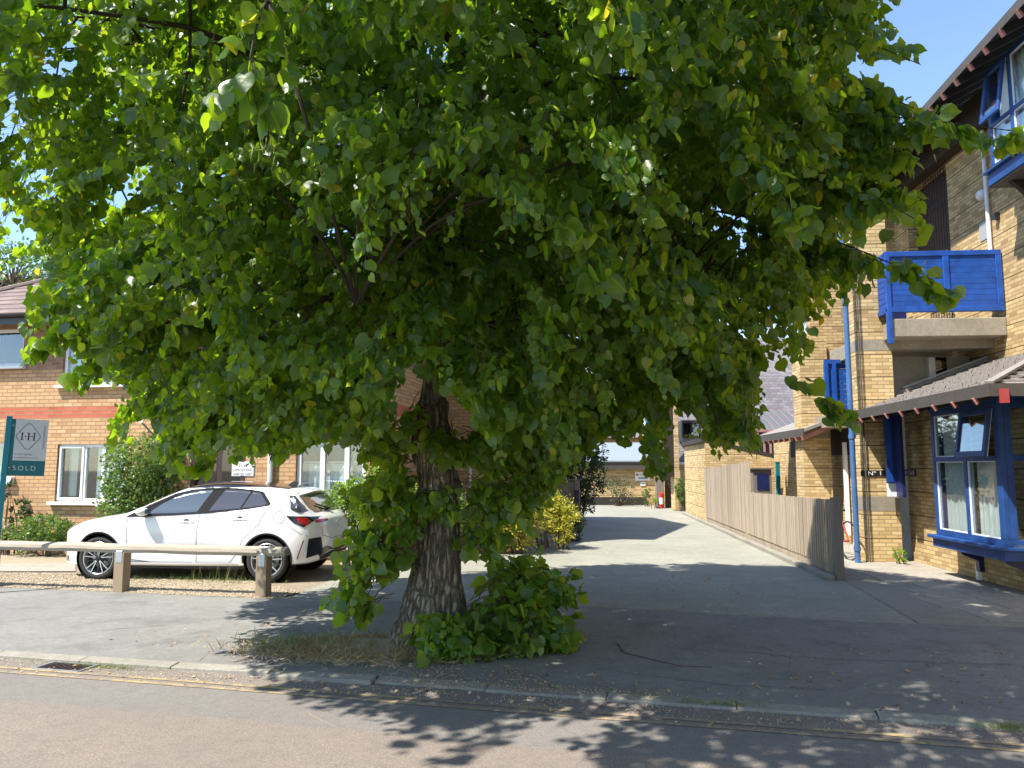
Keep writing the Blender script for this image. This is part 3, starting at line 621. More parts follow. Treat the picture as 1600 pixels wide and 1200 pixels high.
# crown envelope: semi axes round the trunk, drooping skirt
CR = Vector((TR.x+.08, TR.y+.35, 0))
def env(th, z):                                            # radius of the crown at heading th and height z
    c, s = math.cos(th), math.sin(th)
    ax = 3.85 if c > 0 else 4.25; ay = 3.75 if s > 0 else 3.9+2.0*min(1, max(0, (z-4.2)/1.5))
    r = 1/math.sqrt((c/ax)**2+(s/ay)**2)
    zc = 4.7
    if z >= zc: f = math.sqrt(max(0, 1-((z-zc)/4.9)**2))
    else: f = 1-.20*((zc-z)/2.7)**2-(.30*((zc-z)/2.7)**2 if s < -.15 else 0)
    return r*max(.05, f)*(1+.11*noise.noise((c*2.1, s*2.1, z*.55)))
brs = MB(); sprays = []
def limb_path(z0, th, z1, frac=1.0, k=9, sag=.25):
    cx, r = trunk_at(z0); p0 = Vector((TR.x+cx, TR.y, z0)); R_ = env(th, z1)*frac
    p1 = Vector((CR.x+math.cos(th)*R_, CR.y+math.sin(th)*R_, z1)); out = []
    for i in range(k+1):
        t = i/k; p = p0.lerp(p1, t); rise = (1-t)*t*4*sag*(.8+.4*random.random()) if False else math.sin(math.pi*t)*sag
        p.z += rise*(1 if z1 < 6 else .4); q = p*.9; p += Vector((noise.noise(q), noise.noise(q+Vector((9, 0, 0))), noise.noise(q+Vector((0, 9, 0)))*.6))*.22*math.sin(math.pi*min(1, t*1.1)); out.append(p)
    return out
limbs = []
for i in range(46):
    z0 = random.uniform(2.3, 8.3); th = random.uniform(0, 2*math.pi); z1 = z0+random.uniform(-.6, 1.1)+(-.8 if z0 < 4.2 else .3); z1 = min(max(z1, 2.4), 9.3)
    p = limb_path(z0, th, z1, random.uniform(.82, .97), 10, .45 if z0 < 5 else .2); _, r = trunk_at(z0); r0 = min(r*.5, random.uniform(.03, .055))
    brs.tube([Vector(q)-TR for q in p], [r0*(1-.86*(k/10)**.8) for k in range(11)], 7); limbs.append(p)
LP = np.array([list(q) for p in limbs for q in p[2:]])
# feature boughs that give the right-hand side its long tips (start and tip with depth)
feat = [((1090, 190), 6.4, (1592, 206), 4.9), ((1120, 330), 6.8, (1500, 462), 6.0), ((1180, 40), 6.0, (1436, 100), 5.2), ((1050, 480), 7.0, (1326, 652), 6.8), ((1150, 240), 6.2, (1444, 350), 5.3), ((1200, 120), 6.0, (1430, 170), 5.4), ((1250, 180), 5.8, (1440, 260), 5.3), ((1180, 300), 6.2, (1430, 300), 5.6), ((1000, 500), 7.2, (1185, 690), 7.0), ((330, 560), 7.0, (255, 760), 7.2),
        ((350, 480), 6.6, (100, 590), 6.8), ((300, 400), 6.4, (40, 550), 6.2), ((380, 600), 7.3, (320, 735), 7.4), ((330, 590), 7.0, (182, 695), 7.0), ((700, 420), 5.6, (572, 560), 5.0), ((900, 250), 4.8, (925, 420), 4.5), ((880, 560), 6.6, (872, 748), 6.5), ((900, 600), 7.4, (1030, 735), 7.2), ((1060, 500), 7.0, (1128, 690), 6.9),
        ((480, 560), 7.4, (420, 725), 7.5), ((1100, 180), 5.0, (1240, 330), 4.5), ((420, 0), 4.0, (385, 120), 3.7), ((930, -60), 3.6, (968, 62), 3.5), ((1010, 560), 6.6, (1175, 590), 6.6), ((760, 380), 5.6, (700, 640), 5.6), ((800, 440), 6.0, (820, 620), 5.8), ((480, 330), 5.4, (490, 380), 5.2)]
fsp = []
for (a, da, b, db) in feat:
    pa, pb = AT(*a, da), AT(*b, db); k = 12; pts = []
    for i in range(k+1):
        t = i/k; p = pa.lerp(pb, t); p.z += math.sin(math.pi*t)*.10+.0; pts.append(p)
    i0 = int(np.argmin(((LP-np.array(pa))**2).sum(1))); st = Vector(LP[i0]); full = [st, st.lerp(pa, .5)+Vector((0, 0, .08))]+pts
    fa = np.array([list(q) for q in full]); fx, fy, _ = project(fa); okf = inside(fx, fy); kk = len(full)
    for i_ in range(len(full)):
        if not okf[i_]: kk = max(3, i_-1); break
    brs.tube([q-TR for q in full[:kk]], [.014*(1-.85*i/len(full)) for i in range(kk)], 5)
    L_ = (pb-pa).length
    for q in range(int(L_/.042)+3):
        t = random.random()**.8; p = pa.lerp(pb, t); p.z += math.sin(math.pi*t)*.10
        d = (pb-pa).normalized()*random.uniform(.3, 1)+Vector((random.gauss(0, .45), random.gauss(0, .45), random.gauss(-.45, .45)))
        if noise.noise(p*3.1) > -.25: fsp.append((p, d.normalized(), random.uniform(.10, .50)*(1.15-.5*t)))
# sprays: drooping twigs of leaves filling the shell of the crown
NS = 10400; cnt = 0
vis_sp = []
while cnt < NS:
    z = random.uniform(2.0, 9.4); th = random.uniform(0, 2*math.pi); R_ = env(th, min(z, 9.2)); u = random.random()
    f = 1-.62*u**2.0 if random.random() < .8 else random.uniform(.2, .7)
    if z < 3.0 and f < .45: continue
    if random.random() > R_/4.4: continue
    p = Vector((CR.x+math.cos(th)*R_*f, CR.y+math.sin(th)*R_*f, z)); x, y, d_ = project(np.array([list(p)]))
    seen = d_[0] > .5 and -150 < x[0] < 1750 and y[0] > -150
    if not seen and random.random() < .42: cnt += .45; continue
    if p.y < .3: continue
    # clumping: looser where the noise is low
    if noise.noise(Vector((p.x*.9, p.y*.9, p.z*1.5))) < .0+random.uniform(-.10, .10): continue
    cnt += 1; o_ = Vector((math.cos(th), math.sin(th), 0)); droop = random.uniform(-.75, -.05) if z < 6 else random.uniform(-.5, .35)
    d = (o_*random.uniform(.35, 1)+Vector((random.gauss(0, .4), random.gauss(0, .4), droop))).normalized(); sprays.append((p-d*.25, d, random.uniform(.35, .8), 1.0 if seen else 1.4))
def grow(sp, step=.027, L0=.077, keep=None, pet=.035):
    P, A, N, L = [], [], [], []; tw = []
    for e_ in sp:
        p, d, ln = e_[:3]; big = e_[3] if len(e_) > 3 else 1.0; k = max(3, int(ln/step/big)); q = Vector(p); dd = Vector(d); pts = [q.copy()]; side = dd.cross(Vector((0, 0, 1))); side.normalize()
        base = big*L0*random.uniform(.78, 1.22)
        for i in range(k):
            t = i/k; dd = (dd+Vector((random.gauss(0, .05), random.gauss(0, .05), -.035))).normalized(); q = q+dd*(ln/k); pts.append(q.copy())
            s_ = 1 if i % 2 else -1; pe = (side*s_*random.uniform(.5, 1)+dd*.35+Vector((0, 0, random.uniform(-.5, .25)))).normalized()
            b = q+pe*pet*random.uniform(.5, 1.5)
            a = pe*.55+dd*.3+Vector((random.gauss(0, .42), random.gauss(0, .42), -.70+random.gauss(0, .45)))
            n_ = dd*.35+Vector((random.gauss(0, .62), random.gauss(0, .62), .62+random.gauss(0, .5)))
            P.append(b); A.append(a); N.append(n_); L.append(base*random.choice((random.uniform(.45, .8), random.uniform(.8, 1.25), random.uniform(.9, 1.35)))*(1.0 if t < .85 else .75))
        tw.append(pts)
    return np.array([list(v) for v in P]), np.array([list(v) for v in A]), np.array([list(v) for v in N]), np.array(L), tw
P, A, N, L, tw = grow(sprays)
def clip(P, A, L, grow_px=3):
    x, y, dep = project(P+norm(A)*L[:, None]*.5); fr = (dep > .3) & (x > -40) & (x < 1640) & (y > -30) & (y < 1250); x = x+rng.normal(0, 7, len(x)); y = y+rng.normal(0, 7, len(y))
    return ~fr | inside(np.nan_to_num(x), np.nan_to_num(y))
k = clip(P, A, L); P, A, N, L = P[k], A[k], N[k], L[k]
P2, A2, N2, L2, tw2 = grow(fsp, .03, .10); k = clip(P2, A2, L2); P2, A2, N2, L2 = P2[k], A2[k], N2[k], L2[k]
P = np.concatenate([P, P2]); A = np.concatenate([A, A2]); N = np.concatenate([N, N2]); L = np.concatenate([L, L2])
# the photograph opens small sky gaps at the left edge and right of centre
x, y, dep = project(P); gap = np.zeros(len(P), bool)
for gx, gy, gr, pr in ((1135, 335, 30, .55), (1168, 365, 26, .6), (1150, 395, 22, .5), (1200, 500, 26, .6), (1210, 525, 26, .55), (1010, 300, 22, .4), (560, 160, 18, .4), (60, 285, 30, .7), (15, 190, 26, .85), (15, 75, 26, .8), (22, 150, 22, .8), (12, 330, 26, .8), (40, 225, 16, .7), (90, 300, 20, .6), (960, 120, 26, .5), (1000, 380, 24, .4), (18, 250, 26, .7), (40, 390, 30, .6)):
    gap |= (((x-gx)**2+(y-gy)**2) < gr*gr) & (rng.random(len(P)) < pr)
P, A, N, L = P[~gap], A[~gap], N[~gap], L[~gap]
tint = np.clip(rng.normal(.45, .2, len(P)), 0, .93); yel_ = rng.random(len(P)) < .015; tint[yel_] = 1.0
hi = np.clip((P[:, 2]-3)/6, 0, 1)*.12; tint = np.where(yel_, 1, np.clip(tint+hi, 0, .93))
print('crown leaves', len(P))
leaves('crown', P-np.array(TR), A, N, L, 'lime', tree, tint=tint, fold=.36)
# twigs: thin drooping stems of the sprays that are in view
tv, tf = [], []
def thin(paths, r, vs, fs):
    for pts in paths:
        pa = np.array([list(q) for q in pts[::4]]+[list(pts[-1])]); x, y, dep = project(pa)
        if not (np.all(dep > .3) and np.all(inside(np.nan_to_num(x), np.nan_to_num(y)))): continue
        o = len(vs); n = len(pa)
        for i, q in enumerate(pa):
            rr = r*(1-.7*i/n)
            for j in range(3): a = j*2.094; vs.append((q[0]-TR.x+rr*math.cos(a), q[1]-TR.y+rr*math.sin(a), q[2]))
        for i in range(n-1):
            for j in range(3): fs.append((o+i*3+j, o+i*3+(j+1) % 3, o+(i+1)*3+(j+1) % 3, o+(i+1)*3+j))
thin(tw, .0035, tv, tf); thin(tw2, .0035, tv, tf)
fast('twigs', np.array(tv), [np.array(tf)], 'twig', tree)
# secondary branches from the limbs to the sprays
sec = random.sample(sprays, 520); used_n = np.zeros(len(LP))
for (p, d, ln, _b) in sec:
    a = np.array(list(p)); dist = ((LP-a)**2).sum(1); dist = dist+used_n*.35; i0 = int(np.argmin(dist+np.where(np.hypot(LP[:, 0]-TR.x, LP[:, 1]-TR.y) > math.hypot(a[0]-TR.x, a[1]-TR.y), 3, 0)))
    used_n[i0] += 1; st = Vector(LP[i0]); x, y, dep = project(np.array([list(p)]))
    if dep[0] > .3 and not inside(np.nan_to_num(x), np.nan_to_num(y))[0]: continue
    pts = [st.lerp(p, t)+Vector((0, 0, math.sin(math.pi*t)*.12))+Vector((noise.noise(p+Vector((t*2, 0, 0))), noise.noise(p+Vector((0, t*2, 5))), 0))*.12*math.sin(math.pi*t) for t in (0, .2, .4, .6, .8, 1)]
    brs.tube([q-TR for q in pts], [.016*(1-.75*t) for t in (0, .2, .4, .6, .8, 1)], 5)
brs.build('branches', 'branchbark', tree, smooth=True)
# pale hanging bracts
bp = []
for (px, py, D) in ((1165, 590, 7), (1170, 640, 7), (1172, 670, 7), (1445, 185, 5.2), (1475, 190, 5.1), (1390, 175, 5.4), (420, 215, 4.2), (405, 230, 4.2), (1180, 215, 4.8), (930, 355, 4.5), (1130, 215, 4.9)):
    for k in range(16 if px not in (1165, 1170, 1172) else 40): bp.append(AT(px+random.gauss(0, 9), py+random.gauss(0, 16), D+random.gauss(0, .08)))
n = len(bp); stuff(leaves('bracts', np.array([list(q-TR) for q in bp]), np.stack([rng.normal(0, .25, n), rng.normal(0, .25, n), -np.ones(n)], 1), rng.normal(0, 1, (n, 3)), .06+.03*rng.random(n), 'bract', tree, kind='blade'))
# shoots round trunk and foot: (centre px, py, depth, spread x m, spread z m, number)
def shoots(name, groups, L0, lab=None):
    sp = []
    for (px, py, D, sx, sy, sz, n, up) in groups:
        c = AT(px, py, D)
        for i in range(n):
            while True:
                u = Vector((random.uniform(-1, 1), random.uniform(-1, 1), random.uniform(-1, 1)))
                if u.length < 1: break
            p = c+Vector((u.x*sx, u.y*sy, u.z*sz))
            if p.z < .04: p.z = random.uniform(.03, .2)
            root = Vector((TR.x+.08, TR.y, p.z)); o_ = (p-root); o_.z = 0; o_.normalize()
            d = (o_*.8+Vector((random.gauss(0, .35), random.gauss(0, .35), up+random.gauss(0, .25)))).normalized(); sp.append((p-d*.1, d, random.uniform(.16, .36)))
    P, A, N, L, tw_ = grow(sp, .043, L0); k = P[:, 2] > .02; P, A, N, L = P[k], A[k], N[k], L[k]
    ti = np.clip(rng.normal(.72, .2, len(P)), 0, .93); leaves(name, P-np.array(TR), A, N, L, 'lime', tree, tint=ti, fold=.34)
    m = MB()
    for pts in tw_:
        d_ = (pts[1]-pts[0]).normalized(); m.tube([pts[0]-TR-d_*.12-Vector((0, 0, .05)), pts[0]-TR, pts[len(pts)//2]-TR, pts[-1]-TR], [.004, .004, .003, .002], 4)
    m.build(name+'_stems' if False else 'shoot_stems', 'twig', tree)
D0 = TR.y
shoots('trunk_shoots', [(608, 690, D0-.05, .18, .22, .26, 30, -.1), (600, 770, D0-.1, .22, .24, .2, 28, -.2), (596, 850, D0-.2, .28, .25, .28, 60, -.3), (552, 905, D0-.3, .16, .18, .18, 16, -.5), (572, 950, D0-.3, .14, .15, .08, 6, -.6),
                        (785, 690, D0-.1, .34, .3, .28, 62, -.1), (785, 770, D0-.1, .28, .3, .24, 44, -.2), (750, 830, D0-.15, .16, .2, .24, 22, -.3), (725, 690, D0-.30, .22, .1, .16, 22, -.2), (650, 650, D0-.30, .10, .1, .12, 6, -.3), (625, 740, D0-.3, .08, .1, .2, 8, -.3), (745, 780, D0-.25, .12, .1, .2, 9, -.3), (840, 650, D0+.1, .35, .3, .25, 40, -.2), (850, 700, D0+.1, .30, .3, .25, 36, -.2), (815, 755, D0+.05, .2, .2, .2, 16, -.3), (690, 690, D0-.32, .2, .08, .14, 16, -.2), (690, 775, D0-.32, .16, .08, .14, 12, -.3), (650, 800, D0-.3, .14, .08, .2, 14, -.3)], .093)
shoots('base_shoots', [(745, 1000, D0-.1, .42, .32, .22, 105, .25), (800, 955, D0-.05, .42, .35, .3, 120, .4), (800, 905, D0+.1, .26, .3, .22, 38, .7), (690, 985, D0-.42, .2, .12, .16, 22, .2), (835, 1010, D0, .26, .3, .14, 60, .1), (845, 930, D0+.1, .30, .3, .16, 34, .6), (700, 1030, D0-.45, .25, .12, .12, 26, .1), (770, 1045, D0-.35, .3, .15, .08, 26, .1)], .10)
# ================================================================== BRICK HOUSE ON THE LEFT
def wall_open(mb, x0, x1, z0, z1, ops, y=0.0, dep=.11):    # wall face with reveals round each opening
    xs = sorted(set([x0, x1]+[v for o in ops for v in (o[0], o[1])])); zs = sorted(set([z0, z1]+[v for o in ops for v in (o[2], o[3])]))
    for a, b in zip(xs, xs[1:]):
        for c, d in zip(zs, zs[1:]):
            if any(a >= o[0]-1e-6 and b <= o[1]+1e-6 and c >= o[2]-1e-6 and d <= o[3]+1e-6 for o in ops): continue
            mb.add([(a, y, c), (b, y, c), (b, y, d), (a, y, d)], [(0, 1, 2, 3)])
    for a, b, c, d in [o[:4] for o in ops]:
        q = y-dep
        mb.add([(a, y, c), (b, y, c), (b, y, d), (a, y, d), (a, q, c), (b, q, c), (b, q, d), (a, q, d)], [(0, 1, 5, 4), (1, 2, 6, 5), (2, 3, 7, 6), (3, 0, 4, 7)])
def curtain(mb, x0, x1, z0, z1, y, amp=.02, freq=38):
    n = max(8, int((x1-x0)*60)); vs = []
    for i in range(n+1):
        x = x0+(x1-x0)*i/n; yy = y+amp*math.sin(x*freq+1.5*math.sin(x*7))
        vs += [(x, yy, z0), (x, yy+amp*.3*math.sin(x*23), z1)]
    mb.add(vs, [(2*i, 2*i+2, 2*i+3, 2*i+1) for i in range(n)])
def window(par, x0, x1, z0, z1, y, cols, mat='upvc', fw=.065, rows=None, sill=True, curt=None, recess=.05, glassm='mirror_glass', name='window', sash=()):
    w = empty(name); w.parent = par; yo = y-recess
    m = MB(); m.box(x0, x1, yo-.06, yo, z0, z0+fw).box(x0, x1, yo-.06, yo, z1-fw, z1).box(x0, x0+fw, yo-.06, yo, z0+fw, z1-fw).box(x1-fw, x1, yo-.06, yo, z0+fw, z1-fw)
    for c in cols: m.box(c-fw*.55, c+fw*.55, yo-.06, yo+.003, z0+fw, z1-fw)
    ed = [x0+fw]+[v for c in sorted(cols) for v in (c-fw*.55, c+fw*.55)]+[x1-fw]
    for (a, b) in sash:
        f2 = fw*.75; m.box(a, b, yo+.001, yo+.022, z0+fw*.5, z0+fw*.5+f2).box(a, b, yo+.001, yo+.022, z1-fw*.5-f2, z1-fw*.5).box(a, a+f2, yo+.001, yo+.022, z0+fw*.5+f2, z1-fw*.5-f2).box(b-f2, b, yo+.001, yo+.022, z0+fw*.5+f2, z1-fw*.5-f2)
    if rows:
        for r in rows: m.box(x0+fw, x1-fw, yo-.058, yo+.002, r-fw*.4, r+fw*.4)
    m.build('frame', mat, w, bevel=.004)
    for i in range(0, len(ed), 2):
        MB().box(ed[i]-.005, ed[i+1]+.005, yo-.035, yo-.028, z0+fw-.005, z1-fw+.005).build('pane', glassm, w)
    if sill: MB().box(x0-.09, x1+.09, y-.1, y+.10, z0-.06, z0-.002).build('sill', mat, w, bevel=.006)
    MB().add([(x0, yo-.1, z0), (x1, yo-.1, z0), (x1, yo-.1, z1), (x0, yo-.1, z1), (x0, yo-.9, z0-.2), (x1, yo-.9, z0-.2), (x1, yo-.9, z1+.2), (x0, yo-.9, z1+.2)], [(4, 5, 6, 7), (0, 1, 5, 4), (2, 3, 7, 6), (1, 2, 6, 5), (3, 0, 4, 7)]).build('room', 'roomwall', w)
    if curt:
        for (a, b, c, d, mt) in curt:
            mb = MB(); curtain(mb, a, b, c, d, yo-.16); mb.build('curtain', mt, w, smooth=True)
    return w
HA = fempty('brick_house', FA)
tag(HA, 'two storey orange buff brick house with brown tiled roof behind the white car', 'house')
h = FA.hit
def X(px, py=700): return h(px, py)[0]
def Z(px, py): return h(px, py)[1]
w1 = (X(172), X(90), Z(100, 784), Z(100, 694))             # ground floor, beside the big bush (x runs left)
w1 = (w1[0]-.35, w1[1], w1[2], w1[3])
w2 = (X(218, 560), X(99, 560), Z(150, 601), Z(150, 601)+1.12)
w3 = (X(37, 540), X(37, 540)+1.9, Z(20, 572), Z(20, 514))
w4 = (X(8), X(8)+1.5, Z(5, 752), Z(5, 692))
w5 = (X(572), X(463), Z(500, 792), Z(500, 690))
w5 = (w5[0], w5[1], .25, w5[3])
w6 = (X(520, 560)-.2, X(520, 560)+1.1, w2[2], w2[3])
EAVE = 4.62; XL = X(-260); XR = X(604)
door = (X(384), X(300), .05, Z(340, 672))
m = MB(); wall_open(m, XR, XL, -.05, EAVE, [w1, w2, w3, w4, w5, w6, (door[0], door[1], -.05, door[3])])
m.box(XR, XR+.3, -6, -.001, -.05, EAVE); m.build('wall', 'brickA', HA)
window(HA, *w1, 0, [lerp(w1[0], w1[1], .34+.0), X(131)], curt=[(X(172)-.3, X(143), w1[2], w1[3], 'curtain'), (X(110), X(97), w1[2]+.1, w1[3], 'curtain2')], sash=[(X(131)+.01, w1[1]-.02)])
window(HA, *w2, 0, [X(128, 560), X(180, 560)], curt=[(w2[0], w2[1], w2[2], w2[3], 'curtain2')])
window(HA, *w3, 0, [w3[0]+.9], curt=[(w3[0]+.6, w3[1], w3[2], w3[3], 'dark')])
window(HA, *w4, 0, [w4[0]+.7], curt=[(w4[0], w4[0]+.6, w4[2], w4[3], 'curtain2')])
window(HA, *w5, 0, [X(503), X(541)], fw=.085, curt=[(w5[0], w5[1], w5[2], Z(500, 724), 'curtain'), (w5[0], w5[0]+.35, w5[2], w5[3], 'curtain')], sill=True)
window(HA, *w6, 0, [w6[0]+.65], curt=[(w6[0], w6[1], w6[2], w6[3], 'curtain')])
m = MB(); m.box(w5[0]+.05, w5[1]-.05, -.135, -.12, Z(500, 722)-.01, Z(500, 722)+.01); m.build('curtain_rail', 'steel', HA)
# door and porch
d = empty('door'); d.parent = HA
MB().box(door[0], door[1], -.09, -.05, .0, door[3]).build('leaf', 'browndoor', d)
MB().box(door[0]-.0, door[0]+.09, -.05, .012, 0, door[3]).box(door[1]-.09, door[1], -.05, .012, 0, door[3]).box(door[0]+.09, door[1]-.09, -.05, .012, door[3]-.09, door[3]).build('frame', 'browndoor', d, bevel=.005)
MB().box(lerp(door[0], door[1], .55), lerp(door[0], door[1], .9), -.05, -.045, 1.1, door[3]-.2).build('pane', 'darkglass', d)
MB().box(lerp(door[0], door[1], .1), lerp(door[0], door[1], .45), -.05, -.045, 1.1, door[3]-.2).build('pane', 'darkglass', d)
# roof with a hip at the left, rows of tiles as steps
rx0, rx1 = XR-.35, XL+1.0; hipx = X(62, 440); ridge_y, ridge_z = -3.3, Z(100, 425)+1.3
def roofz(y): return EAVE+.02+(.42-y)*math.tan(R(30))
m = MB(); rows = 15; run = 4.0
for i in range(rows):
    ya, yb = .42-run*i/rows, .42-run*(i+1)/rows; za = roofz(ya)+.055; zb = roofz(yb)+.028
    la = X(-40, 470)+.6-(i)*.0; 
    hl0 = rx1; 
    m.add([(rx0, ya, za-.035), (hl0, ya, za-.035), (hl0, ya, za), (rx0, ya, za), (hl0, yb, zb), (rx0, yb, zb)], [(0, 1, 2, 3), (3, 2, 4, 5)])
m.add([(rx0, .42, roofz(.42)), (rx1, .42, roofz(.42)), (rx1, .42-run, roofz(.42-run)), (rx0, .42-run, roofz(.42-run))], [(0, 1, 2, 3)])
m.add([(rx0, .42-run, roofz(.42-run)), (rx1, .42-run, roofz(.42-run)), (rx1, .42-2*run, roofz(.42)), (rx0, .42-2*run, roofz(.42))], [(0, 1, 2, 3)])
# gable ends closed
m.add([(rx0, .42, roofz(.42)), (rx0, .42-run, roofz(.42-run)), (rx0, .42-2*run, roofz(.42))], [(0, 1, 2)]); m.add([(rx1, .42, roofz(.42)), (rx1, .42-run, roofz(.42-run)), (rx1, .42-2*run, roofz(.42))], [(0, 1, 2)])
roof = m.build('roof', 'tile', HA)
# trim the roof along the hip line seen at the left
bm = bmesh.new(); bm.from_mesh(roof.data)
ha = h(0, 456, -.9); pA = Vector((h(-3, 457, -1.1)[0], -1.1, roofz(-1.1))); 
q0 = FA.loc(AT(-120, 500, 15.5)); 
hipA = Vector((X(-150, 505), .42, roofz(.42))); hipB = Vector((X(62, 440)-.25, .42-run, roofz(.42-run)))
nrm = Vector(((hipB-hipA).y, -(hipB-hipA).x, 0)).normalized()
if nrm.x < 0: nrm = -nrm
bmesh.ops.bisect_plane(bm, geom=bm.verts[:]+bm.edges[:]+bm.faces[:], plane_co=hipA, plane_no=nrm, clear_outer=True)
bm.to_mesh(roof.data); bm.free()
m = MB(); m.tube([hipA+Vector((0, 0, .05)), hipB+Vector((0, 0, .05))], .07, 8); m.build('hip_tiles', 'tile', roof)
# soffit and gutter
MB().box(rx0, XL, .0, .40, EAVE-.03, EAVE).build('soffit', 'soffit', HA)
MB().box(rx0, XL, .40, .425, EAVE-.17, EAVE+.04).build('fascia', 'black', HA)
m = MB(); n = 8; pts = [(.425+.055+.055*math.cos(math.pi+math.pi*i/n), EAVE+.02+.055*math.sin(math.pi+math.pi*i/n)) for i in range(n+1)]+[(.535, EAVE+.03), (.425, EAVE+.03)]
m.prism(pts, 0, rx0, XL); m.build('gutter', 'black', HA)
def down(px, mat, r, top, y=.09):
    x = X(px); m = MB(); m.tube([(x, y, 0), (x, y, top-.25), (x, .46, top+.0)], r, 10)
    for z in (.5, 2.1, 3.6):
        if z < top: m.box(x-.06, x+.06, 0, y, z-.02, z+.02)
    m.build('downpipe', mat, HA, smooth=False)
down(263, 'black', .04, EAVE-.03); down(426, 'upvc', .045, 3.1, .07); down(243, 'steel', .022, 2.5, .04)
MB().box(X(27), X(9), .0, .10, Z(20, 757), Z(20, 745)).build('meter_box', 'upvc', HA, bevel=.01)
# name plate
F = empty('name_plate'); F.location = FA.world(0, 0); F.rotation_euler = (0, 0, FA.ang); tag(F, 'white name plate with dark lettering beside the brown door', 'sign')
a0, a1 = X(398), X(365); z0, z1 = Z(380, 743), Z(380, 722)
MB().box(a0, a1, .002, .02, z0, z1).build('board', 'white', F); MB().box(a0-.015, a1+.015, .0, .012, z0-.015, z1+.015).build('frame', 'steel', F)
W_ = a1-a0
for i, (s, wd) in enumerate((('21-23', .42), ('HAMILTON ROAD', .86), ('HAMILTON COURT', .88))):
    text_mesh(s, .085 if i == 0 else .06, 'lettering', 'ink', F, (a1-W_*(1-wd)/2, .021, z1-.085-.078*i), TXT_ROT, width=W_*wd)
# ------------------------------------------------------------------ second house wing seen through gaps, right of the trunk
FB = Frame(AT(822, 730, 16.6), (-.985, .174))
HB = fempty('rear_brick_house', FB); tag(HB, 'pinkish brick house wing with a white downpipe glimpsed right of the tree trunk', 'house')
MB().box(0, 7, -6, 0, 0, 5.0).build('wall', 'brickA2', HB)
m = MB(); m.prism([(.4, 5.0), (-3.6, 7.1), (-7.6, 5.0)], 0, -.25, 7.2); m.build('roof', 'tile', HB)
m = MB(); x = FB.hit(806, 720)[0]; m.tube([(x, .06, 0), (x, .06, 5.0)], .05, 8); m.build('downpipe', 'upvc', HB)
window(HB, 1.2, 2.6, 1.0, 2.2, .051, [1.9]); window(HB, 4.2, 5.6, 1.0, 2.2, .051, [4.9])
# ================================================================== SALE SIGN
ps = AT(-8, 860, 10.35); SS = empty('sale_sign', (ps.x, ps.y, 0), FA.ang)
tag(SS, 'teal and grey board reading SOLD on a leaning teal post at the left edge', 'sign')
SS.rotation_euler = (0, R(-1.4), FA.ang+R(44)); zz = lambda y: CAM_Z+(730-y)*10.35/FPX
MB().box(-.035, .035, -.035, .035, -.02, zz(650)).build('post', 'tealpost', SS, bevel=.004)
bx0, bx1 = -.465, -.035; zt_, zm_, zb_ = zz(654), zz(719), zz(743)
bd = MB().box(bx0, bx1, .012, .022, zb_, zt_).build('board', 'teal', SS)
MB().box(bx0+.0, bx1-.045, .0221, .0245, zm_, zt_-.002).build('upper_panel', 'boardgrey', SS)
for zz_ in (zt_-.09, zb_+.11): MB().lathe([(0, .026), (.009, .026), (.009, .022)], 1, (-.052, .0, zz_), 10).build('screw', 'steel', SS)
cx, cz = (bx0+bx1-.045)/2+.035, zt_-.235; m = MB(); P_ = []
for i in range(4):
    a = math.pi/2*i; cxx, czz = cx+.095*math.cos(a), cz+.13*math.sin(a)
    for k in range(7): b_ = a+(-45+15*k)*math.pi/180; P_.append((cxx+.045*math.cos(b_), .026, czz+.045*math.sin(b_)))
for i in range(len(P_)): m.bar(P_[i], P_[(i+1) % len(P_)], .006, .002, up=(0, 1, 0))
m.build('emblem', 'ink', SS)
def serif(mb, cx, cz, hgt, kind, s):
    t = .006*s
    def r(a, b, c, d): mb.box(cx-a, cx-b, .0246, .0262, cz+c, cz+d)
    if kind == 'I': r(-.008, .008, -hgt/2, hgt/2); r(-.02, .02, -hgt/2, -hgt/2+.006); r(-.02, .02, hgt/2-.006, hgt/2)
    else:
        for q in (-.033, .033): r(q-.008, q+.008, -hgt/2, hgt/2); r(q-.02, q+.02, -hgt/2, -hgt/2+.006); r(q-.02, q+.02, hgt/2-.006, hgt/2)
        r(-.03, .03, -.004, .004)
m = MB(); serif(m, cx+.072, cz, .10, 'I', 1); serif(m, cx-.036, cz, .105, 'H', 1); m.lathe([(0, .0262), (.010, .0262), (.010, .0246)], 1, (cx+.032, 0, cz), 12); m.build('monogram', 'ink', SS)
text_mesh('SOLD', .092, 'lettering', 'white', SS, (bx1-.06, .0228, zb_+.075), TXT_ROT, width=.26, spacing=1.35, thin=.0016)
text_mesh('01223 356780', .03, 'small_lettering', 'inkgrey', SS, (bx1-.065, .0248, zm_+.075), TXT_ROT, width=.20)
text_mesh('estatehomes.co.uk', .03, 'small_lettering', 'inkgrey', SS, (bx1-.065, .0248, zm_+.03), TXT_ROT, width=.28)
vr = TXT_ROT @ Matrix.Rotation(R(90), 4, 'Z'); text_mesh('OAKES MARTIN', .032, 'side_lettering', 'tealink', SS, (bx0+.03, .0248, zt_-.40), vr, width=.32)
